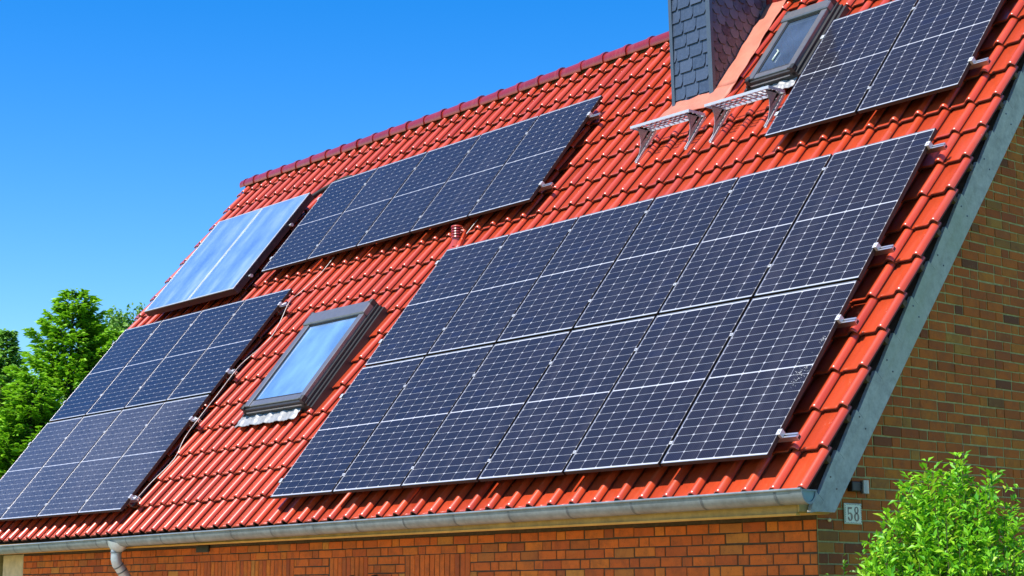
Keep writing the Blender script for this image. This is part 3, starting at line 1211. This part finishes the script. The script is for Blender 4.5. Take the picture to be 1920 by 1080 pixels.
# droppings on the last lower panel
dm = MB()
for (cu, cv, n_, sr) in ((6.235, .80, 60, .075), (6.285, 1.13, 24, .035), (6.22, .70, 18, .05)):
    for k in range(n_):
        a_ = random.uniform(0, 6.28); rr = abs(random.gauss(0, sr)); x_ = cu - 5 * PW + math.cos(a_) * rr * .5; y_ = cv + math.sin(a_) * rr
        s_ = random.uniform(.001, .0045)
        if x_ > PWI - .005: x_ = PWI - .02
        m_pts = [(x_ + s_ * math.cos(t_) * random.uniform(.6, 1.2), y_ + s_ * math.sin(t_) * random.uniform(.6, 1.3), .0012) for t_ in np.linspace(0, 5.2, 6)]
        dm.prism(m_pts, (0, 0, .001))
o = dm.build('bird_droppings', M['drop'], panels[0, 5, 0], recalc=True); tag(o, kind='stuff')

# rails with clamps and hooks ---------------------------------------------
NR0, NR1 = -FT - .042, -FT


def rail(u0, u1, v, joints, label, group, right_end, left_end):
    e_ = empty('mounting_rail', roof_frame(u0, v, 0))
    tag(e_, label, 'mounting rail', group)
    L = u1 - u0
    m_ = MB()
    # hollow slotted profile
    m_.box(0, L, -.020, -.006, NR1 - .012, NR1 - .001); m_.box(0, L, .006, .020, NR1 - .012, NR1 - .001)
    m_.box(0, L, -.020, .020, NR1 - .020, NR1 - .0125); m_.box(0, L, -.020, -.016, NR0, NR1 - .0205); m_.box(0, L, .016, .020, NR0, NR1 - .0205)
    m_.box(0, L, -.020, .020, NR0 - .004, NR0 - .0005)
    m_.build('rail', M['alu'], e_)
    m_ = MB(); m_.box(L - .02, L - .001, -.0155, .0155, NR0, NR1 - .0205); m_.build('rail_core', M['black'], e_)
    for j_ in joints:
        m_ = MB(); x_ = j_ - u0
        m_.cham(x_ - .014, x_ + .014, -.016, .016, .0015, .005, .0015)
        m_.tube([(x_, 0, .006), (x_, 0, .012)], .007, 8)
        m_.build('mid_clamp', M['alu_white'], e_)
    for x_, sg in ((right_end - u0, 1), (left_end - u0, -1)):
        m_ = MB()
        m_.box(min(x_ - sg * .010, x_ + sg * .028), max(x_ - sg * .010, x_ + sg * .028), -.026, .026, .0015, .007)
        m_.box(min(x_ + sg * .004, x_ + sg * .028), max(x_ + sg * .004, x_ + sg * .028), -.026, .026, -FT, .0014)
        m_.tube([(x_ + sg * .014, 0, .007), (x_ + sg * .014, 0, .013)], .007, 8)
        m_.build('end_clamp', M['alu_white'], e_)
    u_h = u0 + .35
    while u_h < u1 - .1:
        # hook comes out between tiles, in the pan nearest to u_h
        jn = round((u_h - U_CREST0) / PITCH); uc = U_CREST0 + jn * PITCH - .13 - u0
        m_ = MB()
        m_.box(uc - .016, uc + .016, -.03, -.022, NR0 - .06, NR0 + .02); m_.box(uc - .016, uc + .016, -.0219, .22, NR0 - .062, NR0 - .056)
        m_.build('roof_hook', M['galv'], e_)
        u_h += 1.27
    return e_


rl = ['lowest', 'second lowest', 'second highest', 'highest']
for i_, v_ in enumerate((.205, 1.34, 2.12, 3.31)):
    rail(-.06, 6.465, v_, [c_ * PW - .01 for c_ in range(1, 6)], '%s aluminium rail under the twelve panel block' % rl[i_], 'mounting rails of the large right block', 5 * PW + PWI, 0)
for i_, v_ in enumerate((.19, 1.37, 2.13, 3.25)):
    rail(A1[0] - .05, A1[0] + 4.23 + .10, v_, [A1[0] + c_ * PW - .01 for c_ in range(1, 4)], '%s aluminium rail under the left block of panels beside the trees' % rl[i_], 'mounting rails of the left block', A1[0] + 3 * PW + PWI, A1[0])
for i_, v_ in enumerate((4.33, 5.49)):
    rail(A2[0] - .05, A2[0] + 5.28 + .13, v_, [A2[0] + c_ * PW - .01 for c_ in range(1, 5)], '%s aluminium rail under the single row of five panels' % ('lower' if i_ == 0 else 'upper'), 'mounting rails of the upper middle row', A2[0] + 4 * PW + PWI, A2[0])
for i_, v_ in enumerate((4.395, 5.55)):
    rail(A3[0] - .05, A3[0] + 2.11 + .13, v_, [A3[0] + PW - .01], '%s aluminium rail under the pair of panels at upper right' % ('lower' if i_ == 0 else 'upper'), 'mounting rails at upper right', A3[0] + PW + PWI, A3[0])

# ------------------------------------------------------------------ thermal collectors
CW, CH_, CN = 1.178, 1.865, .065
for i_, (u_, lab) in enumerate(((-6.925, 'left bright blue solar thermal collector, next to the roof edge'), (-5.743, 'right bright blue solar thermal collector, next to the five panel row'))):
    e_ = empty('thermal_collector', roof_frame(u_, 3.755, CN))
    tag(e_, lab, 'solar collector', 'blue thermal collectors')
    m_ = MB(); m_.box(0, CW - .006, 0, CH_, -.10, -.012); m_.build('casing', M['collector_side'], e_)
    m_ = MB(); e2 = .022
    for (a, b, c, d_) in ((0, e2, 0, CH_), (CW - .006 - e2, CW - .006, 0, CH_), (e2, CW - .006 - e2, 0, e2), (e2, CW - .006 - e2, CH_ - e2, CH_)):
        m_.cham(a, b, c, d_, -.0118, 0, .002)
    m_.build('frame', M['zinc_p'], e_)
    m_ = MB(); m_.box(e2, CW - .006 - e2, e2, CH_ - e2, -.0118, -.004); m_.build('glass', M['collector'], e_)
    if i_ == 1:
        for vv in (.30, 1.28):
            m_ = MB(); m_.tube([(CW - .01, vv, -.07), (CW + .035, vv, -.07)], .016, 10); m_.tube([(CW + .035, vv, -.07), (CW + .05, vv, -.07)], .024, 10)
            m_.build('pipe_fitting', M['alu_white'], e_, smooth=True, auto=40)
for pts_, lab in (([(-4.73, 5.56, -.03), (-4.70, 5.66, -.035), (-4.64, 5.78, -.06), (-4.52, 5.86, -.07), (-4.38, 5.93, -.075), (-4.22, 5.97, -.08), (-4.14, 6.02, -.12)], 'black insulated hose from the collector corner to the five panel row'),
                  ([(-6.92, 5.60, -.03), (-6.88, 5.70, -.05), (-6.72, 5.77, -.07), (-6.5, 5.82, -.075), (-6.30, 5.84, -.085), (-6.18, 5.90, -.14)], 'black insulated hose lying above the left collector')):
    m_ = MB(); pp = [ROOF @ Vector(p_) for p_ in pts_]
    sm = []
    for a, b in zip(pp, pp[1:]):
        sm += [a.lerp(b, t_) for t_ in (0, .34, .67)]
    sm.append(pp[-1])
    m_.tube(sm, .030, 10)
    tag(m_.build('insulated_hose', M['rubber'], smooth=True), lab, 'hose')

# ------------------------------------------------------------------ roof treads below the chimney
def tread(u0, u1, arms, label):
    """horizontal grating carried by two arms"""
    zt = Z0 + 3.77
    y0, y1 = 2.822, 3.055
    org = Matrix.Translation((u0, y0, zt))
    e_ = empty('roof_tread', org); tag(e_, label, 'roof tread', 'galvanised treads below the chimney')
    L = u1 - u0; D = y1 - y0
    m_ = MB()
    m_.box(0, L, -.002, .004, -.022, .006); m_.box(0, L, D - .003, D + .001, -.022, .006)
    m_.box(0, .004, .004, D - .003, -.022, .006); m_.box(L - .004, L, .004, D - .003, -.022, .006)
    m_.build('edge_strips', M['alu_white'], e_)
    m_ = MB()
    n_ = 4
    for k in range(1, n_):
        yk = D * k / n_; m_.box(.004, L - .004, yk - .006, yk + .006, -.006, .0)
    for k in range(1, 12):
        xk = L * k / 12; m_.box(xk - .004, xk + .004, .004, D - .003, -.016, -.0045)
    m_.build('grating', M['alu_white'], e_)
    for ua in arms:
        m_ = MB()
        x_ = ua - u0
        # bracket plate in the plane x = const: waisted web from tread to rail strut
        def L_(v, n):
            q = RP(ua, v, n); return (x_, q.y - y0, q.z - zt)
        top_f = (x_, .015, -.023); top_b = (x_, D - .02, -.023)
        # outline: under tread front -> waist -> foot shoe -> back lug -> waist -> under tread back
        poly = [top_f, (x_, .045, -.06), L_(4.66, .015), L_(4.60, -.035), L_(4.47, -.095), L_(4.60, -.105), L_(4.72, -.10), L_(4.86, -.103), L_(4.90, -.06), L_(4.87, -.01), (x_, .15, -.065), (x_, .18, -.045), top_b]
        m_.prism(poly, (.006, 0, 0))
        m_.build('bracket', M['galv'], e_, recalc=True)
        m_ = MB()
        for (du, wd) in ((-.012, .006), (.014, .006)):
            m_.prism([tuple(Vector(L_(4.40, -.095)) + Vector((du, 0, 0))), tuple(Vector(L_(4.86, -.075)) + Vector((du, 0, 0))), tuple(Vector(L_(4.86, -.10)) + Vector((du, 0, 0))), tuple(Vector(L_(4.40, -.112)) + Vector((du, 0, 0)))], (wd, 0, 0))
        m_.prism([tuple(Vector(L_(4.395, -.108)) + Vector((-.014, 0, 0))), tuple(Vector(L_(4.87, -.098)) + Vector((-.014, 0, 0))), tuple(Vector(L_(4.87, -.104)) + Vector((-.014, 0, 0))), tuple(Vector(L_(4.395, -.114)) + Vector((-.014, 0, 0)))], (.034, 0, 0))
        m_.build('foot_rail', M['alu_white'], e_, recalc=True)
        m_ = MB(); a = Vector(L_(4.74, -.05)); m_.tube([a + Vector((-.012, 0, 0)), a + Vector((.018, 0, 0))], .014, 6); a = Vector(L_(4.86, -.075)); m_.tube([a + Vector((-.03, 0, 0)), a + Vector((.035, 0, 0))], .012, 6)
        m_.build('bolts', M['galv'], e_)
    return e_


tread(2.205, 3.028, (2.28, 2.97), 'left galvanised chimney sweep tread, lower in the picture, on two brackets')
tread(3.234, 4.055, (3.30, 4.00), 'right galvanised chimney sweep tread, just below the small roof window')

# ------------------------------------------------------------------ number plate
NP = GA @ Matrix.Translation((.643, Z0 - .467, .0))
e_ = empty('house_number_plate', NP); tag(e_, 'white enamel house number plate 58 with black border on the gable', 'number plate')
pw, ph = .196, .148
m_ = MB(); m_.cham(0, pw, 0, ph, .011, .020, .004); m_.build('plate', M['white'], e_, recalc=True)
m_ = MB()
for k in range(11):
    xk = .009 + k * (pw - .018) / 10
    for yk, hh in ((.006, 1), (ph - .006, -1)):
        if k < 10:
            m_.prism([(xk, yk, .0201), (xk + .013, yk, .0201), (xk + .0135, yk + hh * .008, .0201), (xk + .0085, yk + hh * .004, .0201)], (0, 0, .0012))
for k in range(8):
    yk = .011 + k * (ph - .022) / 8
    for xk, hh in ((.006, 1), (pw - .006, -1)):
        m_.prism([(xk, yk, .0201), (xk, yk + .0125, .0201), (xk + hh * .008, yk + .0125, .0201), (xk + hh * .004, yk + .006, .0201)], (0, 0, .0012))
m_.build('plate_border', M['ink'], e_, recalc=True)


def ring(mb, cx, cy, rx, ry, tx, ty, a0=0, a1=360, n=28, z=.0202):
    """ellipse stroke, thick at the sides (tx) and thin at top and bottom (ty)"""
    vs = []
    for i in range(n + 1):
        a = math.radians(a0 + (a1 - a0) * i / n); c, s = math.cos(a), math.sin(a)
        vs.append((cx + rx * c, cy + ry * s, z)); vs.append((cx + (rx - tx) * c, cy + (ry - ty) * s, z))
    k = len(vs); vs += [(a, b, z + .0014) for a, b, _ in vs]
    fs = [(2 * i, 2 * i + 2, 2 * i + 3, 2 * i + 1) for i in range(n)]
    fs = fs + [tuple(q + k for q in f) for f in fs] + [(2 * i, 2 * i + 2, 2 * i + 2 + k, 2 * i + k) for i in range(n)] + [(2 * i + 1, 2 * i + 3, 2 * i + 3 + k, 2 * i + 1 + k) for i in range(n)]
    mb.add(vs, fs)


m_ = MB()
ring(m_, .060, .052, .029, .030, .019, .009, -150, 118)
m_.box(.036, .0445, .066, .112, .0202, .0216)
m_.prism([(.037, .112, .0202), (.037, .121, .0202), (.086, .121, .0202), (.080, .106, .0202), (.045, .106, .0202)], (0, 0, .0014))
m_.tube([(.0415, .043, .0209), (.0415, .043, .0216)], .0085, 14)
m_.build('digit_five', M['ink'], e_, recalc=True)
m_ = MB()
ring(m_, .134, .051, .029, .031, .0175, .009)
ring(m_, .134, .100, .024, .025, .0145, .008)
m_.build('digit_eight', M['ink'], e_, recalc=True)

# wall lamp on the gable and white knob
LP = GA @ Matrix.Translation((.70, Z0 - .247, 0))
e_ = empty('wall_lamp', LP); tag(e_, 'small steel wall lamp with dark back plate above the number plate', 'lamp')
m_ = MB(); m_.cham(.0, .10, .012, .082, .010, .055, .006); m_.build('back_box', M['black'], e_, recalc=True)
m_ = MB(); m_.tube([(.135, -.002, .055), (.135, .092, .055)], .032, 18); m_.build('shade', M['steel'], e_, smooth=True, auto=40)
m_ = MB(); m_.box(.095, .106, .03, .06, .04, .06); m_.build('arm', M['black'], e_)
m_ = MB(); c = GA @ Vector((.47, Z0 - .444, 0))
for k in range(6):
    pass
m_.tube([c + Vector((.008, 0, 0)), c + Vector((.014, 0, 0)), c + Vector((.026, 0, 0)), c + Vector((.034, 0, 0))], [.006, .013, .013, .004], 12)
m_.build('wall_knob', M['cream'], house, smooth=True)
# two black lamps whose tops show at the bottom edge
for xx, lab in ((1.01, 'left black domed lamp on the front wall at the bottom edge'), (1.37, 'right black domed lamp on the front wall at the bottom edge')):
    e_ = empty('wall_lamp', Matrix.Translation((xx, YF - .012, Z0 - .90))); tag(e_, lab, 'lamp', 'black lamps on the front wall')
    prof = [(.0, .052), (.02, .052), (.08, .056), (.11, .050), (.13, .032), (.138, .008)]
    m_ = MB(); m_.tube([(0, -.08, h) for h, _ in prof], [r for _, r in prof], 18); m_.build('dome', M['black'], e_, smooth=True)
    m_ = MB(); m_.box(-.02, .02, -.04, -.0, .03, .07); m_.build('bracket', M['black'], e_)

# ------------------------------------------------------------------ cables
def cable(pts, rad, label):
    m_ = MB(); pp = [ROOF @ Vector(p_) for p_ in pts]; sm = []
    for i in range(len(pp) - 1):
        p0, p1, p2, p3 = pp[max(i - 1, 0)], pp[i], pp[i + 1], pp[min(i + 2, len(pp) - 1)]
        for t in (0, .25, .5, .75):
            sm.append(.5 * ((2 * p1) + (p2 - p0) * t + (2 * p0 - 5 * p1 + 4 * p2 - p3) * t * t + (3 * p1 - p0 - 3 * p2 + p3) * t ** 3))
    sm.append(pp[-1])
    m_.tube(sm, rad, 6)
    tag(m_.build('earth_cable', M['wire'], smooth=True), label, 'cable')


nc_ = -.075
cable([(-2.79, 4.12, -.09), (-2.84, 3.80, -.10), (-2.99, 3.50, -.09), (-2.91, 3.29, -.03), (-2.84, 2.95, -.07), (-2.80, 2.66, nc_), (-3.0, 2.36, nc_), (-2.93, 2.13, -.03), (-3.0, 1.8, -.06), (-2.93, 1.39, -.03), (-2.98, 1.1, -.06), (-2.88, .8, nc_), (-2.96, .45, -.06), (-2.93, .2, -.03)], .0042, 'thin grey cable running down the tiles beside the left block of panels')
cable([(-.02, 4.12, -.10), (-.06, 3.85, -.105), (-.07, 3.55, -.11)], .0042, 'short grey cable above the twelve panel block beside the red roof vent')
for v_ in (.19, 1.37, 2.13, 3.25):
    m_ = MB(); u_ = A1[0] + 4.23 + .07
    for k in range(5):
        a = Vector((u_ + random.uniform(-.03, .03), v_ + random.uniform(-.02, .02), -.02)); b = Vector((u_ + random.uniform(-.04, .05), v_ + random.uniform(-.03, .03), -.01))
        m_.tube([ROOF @ a, ROOF @ b], .005, 6)
    tag(m_.build('cable_clamp', M['alu_white']), {.19: 'lowest', 1.37: 'second lowest', 2.13: 'second highest', 3.25: 'highest'}[v_] + ' bundle of bright clamp wire at the right edge of the left panel block', 'cable clamp', 'cable clamps on the left block')

# ------------------------------------------------------------------ vegetation
def leaves(P, D, Nn, L, W, mat, name, parent, fold=.25, shade=None, kind='stuff'):
    """P centres (n,3), D tip directions, Nn approximate normals, L/W sizes: folded leaf of four triangles"""
    n = len(P)
    D = D / np.linalg.norm(D, axis=1)[:, None]
    Sd = np.cross(D, Nn); Sd /= (np.linalg.norm(Sd, axis=1)[:, None] + 1e-9)
    Up = np.cross(Sd, D)
    L = np.broadcast_to(L, n)[:, None]; W = np.broadcast_to(W, n)[:, None]
    base = P; tip = P + D * L - Up * L * .12
    midp = P + D * L * .45
    a = midp + Sd * W * .5 + Up * W * fold; b = midp - Sd * W * .5 + Up * W * fold
    V = np.stack([base, a, tip, b], 1).reshape(-1, 3)
    idx = np.arange(n)[:, None] * 4
    F = np.concatenate([idx + np.array([0, 1, 2]), idx + np.array([0, 2, 3])], 1).reshape(-1, 3)
    me = bpy.data.meshes.new(name)
    me.vertices.add(len(V)); me.vertices.foreach_set('co', V.astype(np.float32).ravel())
    me.loops.add(F.size); me.loops.foreach_set('vertex_index', F.astype(np.int32).ravel())
    me.polygons.add(len(F)); me.polygons.foreach_set('loop_start', np.arange(0, F.size, 3, dtype=np.int32)); me.polygons.foreach_set('loop_total', np.full(len(F), 3, dtype=np.int32))
    me.materials.append(mat)
    at = me.attributes.new('rnd', 'FLOAT', 'FACE')
    r = rng.random(n) if shade is None else shade
    at.data.foreach_set('value', np.repeat(r, 2).astype(np.float32))
    me.update(calc_edges=True)
    o = link(name, me, parent)
    if kind: o['kind'] = kind
    return o


def unit(v):
    return v / (np.linalg.norm(v, axis=-1, keepdims=True) + 1e-9)


def shrub(name, c, top, rx, prof, nstem, mat, label, leafL, dens, cat='shrub'):
    e_ = empty(name, Matrix.Translation((c[0], c[1], 0))); tag(e_, label, cat)
    base = np.array([c[0], c[1], 0.0])
    st = MB(); P = []; D = []; Nn = []
    inv = Matrix.Translation((-c[0], -c[1], 0))
    for s in range(nstem):
        a = rng.uniform(0, 2 * math.pi); rr = math.sqrt(rng.random())
        zt = top * prof(rr) + rng.normal(0, .035) + (rng.uniform(.03, .17) if s % 7 == 0 else -.04)
        tip = np.array([math.cos(a) * rr * rx, math.sin(a) * rr * rx, zt])
        root = np.array([math.cos(a) * rr * rx * .25, math.sin(a) * rr * rx * .25, max(0.0, 0)])
        n_ = 26
        t = np.linspace(.0, 1, n_)[:, None]
        bend = np.array([math.cos(a), math.sin(a), 0]) * rr * rx * .35
        path = root * (1 - t) + tip * t + bend * (np.sin(t * math.pi)) * .6 + rng.normal(0, .008, (n_, 3)).cumsum(0) * .5
        if s % 3 == 0:
            st.tube([Vector(p_) for p_ in path[::5]], [.006 * (1 - .8 * k / 5) for k in range(len(path[::5]))], 5, False)
        # leaves in pairs near the outer part of each shoot
        m = int(dens)
        tt = 1 - rng.random(m) ** 1.35 * .42
        idx = np.clip((tt * (n_ - 1)).astype(int), 0, n_ - 2)
        pos = path[idx] + (path[idx + 1] - path[idx]) * rng.random((m, 1))
        ax = unit(path[idx + 1] - path[idx])
        ph = rng.uniform(0, 2 * math.pi, m)
        side = unit(np.cross(ax, np.stack([np.cos(ph), np.sin(ph), np.zeros(m) + .01], 1)))
        d_ = unit(side * 1.0 + ax * rng.uniform(.45, 1.1, (m, 1)))
        P.append(pos + side * .006); D.append(d_); Nn.append(unit(ax + rng.normal(0, .25, (m, 3)) + np.array([0, -.15, .5])))
        # side twigs
        for q in range(4):
            ti = int(n_ * rng.uniform(.66, .95)); a2 = rng.uniform(0, 6.28); tw = unit(np.array([math.cos(a2), math.sin(a2), rng.uniform(.4, 1.0)])) * rng.uniform(.05, .14)
            mm = max(3, int(dens * .28)); u_ = rng.random((mm, 1)); pos = path[ti] + tw * u_
            ph = rng.uniform(0, 6.28, mm); axx = np.repeat(unit(tw)[None], mm, 0)
            side = unit(np.cross(axx, np.stack([np.cos(ph), np.sin(ph), np.zeros(mm) + .01], 1)))
            P.append(pos); D.append(unit(side + axx * .8)); Nn.append(unit(axx + rng.normal(0, .3, (mm, 3)) + np.array([0, -.15, .5])))
    st.build('stems', M['bark'], e_)
    P = np.concatenate(P); D = np.concatenate(D); Nn = np.concatenate(Nn)
    L = leafL * rng.uniform(.6, 1.15, len(P))
    leaves(P, D, Nn, L, L * .42, M[mat], 'foliage', e_)
    return e_


dome = lambda r: 1 - .25 * r ** 1.7 - .02 * r
shrub('leafy_shrub', (7.84, -.04), Z0 - .09, .54, dome, 230, 'shrub', 'bright green leafy shrub in full sun in front of the brick gable', .064, 24)
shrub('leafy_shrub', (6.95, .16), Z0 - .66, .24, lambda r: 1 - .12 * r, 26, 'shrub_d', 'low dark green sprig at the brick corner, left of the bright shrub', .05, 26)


def conifer(x, y, h, rad, label, mat, nw=34, spray=.17, dens=1.0, z_lo=.4, group=None, cat='tree', shape=.85, name='spruce_tree'):
    e_ = empty(name, Matrix.Translation((x, y, 0))); tag(e_, label, cat, group)
    tr = MB()
    tr.tube([(0, 0, 0), (0.02, .01, h * .4), (-.01, .02, h * .8), (0, 0, h * .985)], [.16 * h / 8, .11 * h / 8, .04 * h / 8, .008], 10)
    tr.build('trunk', M['bark'], e_, smooth=True)
    br = MB(); P = []; D = []; Nn = []; Sh = []
    for w_ in range(nw):
        f = (w_ + rng.random() * .7) / nw
        z = z_lo + (h - z_lo) * f
        R_ = rad * (1 - f) ** shape + .05
        nb = int(8 + 8 * (1 - f)) + 1
        a0 = rng.uniform(0, 6.28)
        for b in range(nb):
            a = a0 + 2 * math.pi * b / nb + rng.normal(0, .22)
            Lb = R_ * rng.uniform(.68, 1.12)
            n_ = 9; t = np.linspace(0, 1, n_)
            up0 = .35 * f + .02
            zz = z + Lb * (up0 * t - .30 * (1 - f) * t ** 1.3 + .22 * t ** 3)
            path = np.stack([np.cos(a) * Lb * t, np.sin(a) * Lb * t, zz], 1)
            br.tube([Vector(p_) for p_ in path[::2]], [.016 * (1 - f) * (1 - q * .22) + .004 for q in range(5)], 4, False)
            m = int(max(14, Lb * 95 * dens))
            tt = rng.random(m) ** .75
            idx = np.clip((tt * (n_ - 1)).astype(int), 0, n_ - 2); fr = (tt * (n_ - 1) - idx)[:, None]
            base = path[idx] * (1 - fr) + path[idx + 1] * fr
            out = np.array([math.cos(a), math.sin(a), 0]); sd = np.array([-math.sin(a), math.cos(a), 0])
            s = rng.choice([-1, 1], m) * (rng.random(m) ** .7)
            wdt = Lb * .30 * (1 - tt * .75) + .03
            off = sd[None] * (s * wdt)[:, None] + out[None] * (np.abs(s) * wdt * .55)[:, None] + np.array([0, 0, 1.0]) * (-.16 * np.abs(s) * wdt + rng.normal(0, .018, m))[:, None]
            P.append(base + off)
            D.append(unit(out[None] * 1.0 + sd[None] * (s * 1.0)[:, None] + rng.normal(0, .22, (m, 3)) + np.array([0, 0, .12])))
            Nn.append(unit(np.array([0, 0, 1.0]) + rng.normal(0, .35, (m, 3))))
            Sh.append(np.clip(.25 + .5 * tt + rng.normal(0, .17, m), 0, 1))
    br.build('branches', M['bark'], e_)
    P = np.concatenate(P); D = np.concatenate(D); Nn = np.concatenate(Nn); Sh = np.concatenate(Sh)
    L = spray * rng.uniform(.6, 1.25, len(P))
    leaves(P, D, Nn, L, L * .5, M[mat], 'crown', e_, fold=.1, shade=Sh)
    return e_


def leafy_tree(x, y, h, rad, label, mat, n=14000, leaf=.13, group=None, nclump=60, zc=.62):
    e_ = empty('broadleaf_tree', Matrix.Translation((x, y, 0))); tag(e_, label, 'tree', group)
    tr = MB(); tr.tube([(0, 0, 0), (.05, 0, h * .3), (-.03, .05, h * .6), (0, 0, h * .88)], [.17, .13, .08, .02], 10)
    cl = []
    for k in range(nclump):
        d_ = unit(rng.normal(0, 1, 3)); r_ = rng.random() ** .45
        c = np.array([d_[0] * rad * r_, d_[1] * rad * r_, h * zc + d_[2] * h * (1 - zc) * .95 * r_])
        if c[2] > h * .8: c[:2] *= .7
        cl.append(c)
        tr.tube([(0, 0, max(.5, c[2] * .62)), tuple(c * np.array([.5, .5, .9])), tuple(c)], [.03, .02, .008], 5, False)
    tr.build('trunk', M['bark'], e_, smooth=True)
    cl = np.array(cl); which = rng.integers(0, nclump, n)
    cs = rng.uniform(.35, .75, nclump) * rad * .42
    dd = unit(rng.normal(0, 1, (n, 3))); rr = rng.random(n) ** .4
    P = cl[which] + dd * (cs[which] * rr)[:, None] * np.array([1, 1, 1.25])
    D = unit(rng.normal(0, 1, (n, 3)) + np.array([0, 0, -.35])); Nn = unit(rng.normal(0, .6, (n, 3)) + dd * .8 + np.array([0, 0, .4]))
    L = leaf * rng.uniform(.6, 1.2, n)
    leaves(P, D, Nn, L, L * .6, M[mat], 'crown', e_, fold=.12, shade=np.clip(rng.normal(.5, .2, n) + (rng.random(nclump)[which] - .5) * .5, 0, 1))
    return e_


def at(xp, yp, dist):
    """ground position and height of the point seen at pixel (xp, yp) at a distance"""
    dx, dy = (xp - 960) / 3155.28, (yp - 540) / 3155.28
    d_ = RM[0] * dx + RM[1] * dy + RM[2]
    q = CAMP + d_ * dist
    return q.x, q.y, q.z


x, y, h = at(138, 548, 38); conifer(x, y, h, 2.5, 'bright green spruce with fresh tips, tallest tree beside the left roof edge', 'spruce', 40, .17, 1.25, shape=.62)
x, y, h = at(14, 618, 44); conifer(x, y, h, 1.7, 'slim blue green spruce at the left edge of the photo', 'spruce_b', 60, .17, 1.5, shape=.8)
x, y, h = at(70, 705, 35); conifer(x - .2, y, h, 1.6, 'lower yellow green spruce in front of the tallest one', 'spruce', 30, .16, 1.3, shape=.55)
x, y, h = at(2, 720, 36); conifer(x, y, h, 1.7, 'low bushy green spruce at the left edge beside the panels', 'spruce', 30, .16, 1.2, shape=.5)
x, y, h = at(222, 540, 50); leafy_tree(x, y, h, 1.8, 'mid green broadleaf tree behind the left roof edge, just under the collectors', 'birch', 15000, .14)
x, y, h = at(182, 560, 52); leafy_tree(x, y, h, 1.3, 'mid green broadleaf tree partly hidden behind the tallest spruce', 'birch', 12000, .14)
x, y, h = at(268, 548, 54); leafy_tree(x, y, h, 1.35, 'broadleaf tree top peeping out closest to the roof edge', 'birch', 9000, .14)
x, y, h = at(205, 622, 40); conifer(x, y, h, 1.5, 'yellow green bushy spruce filling the space under the broadleaf trees', 'spruce', 30, .16, 1.3, shape=.5)
x, y, h = at(20, 840, 60); leafy_tree(x, y, h + .5, 4.0, 'green broadleaf tree low behind the spruces at the left edge', 'birch', 16000, .2, zc=.5)
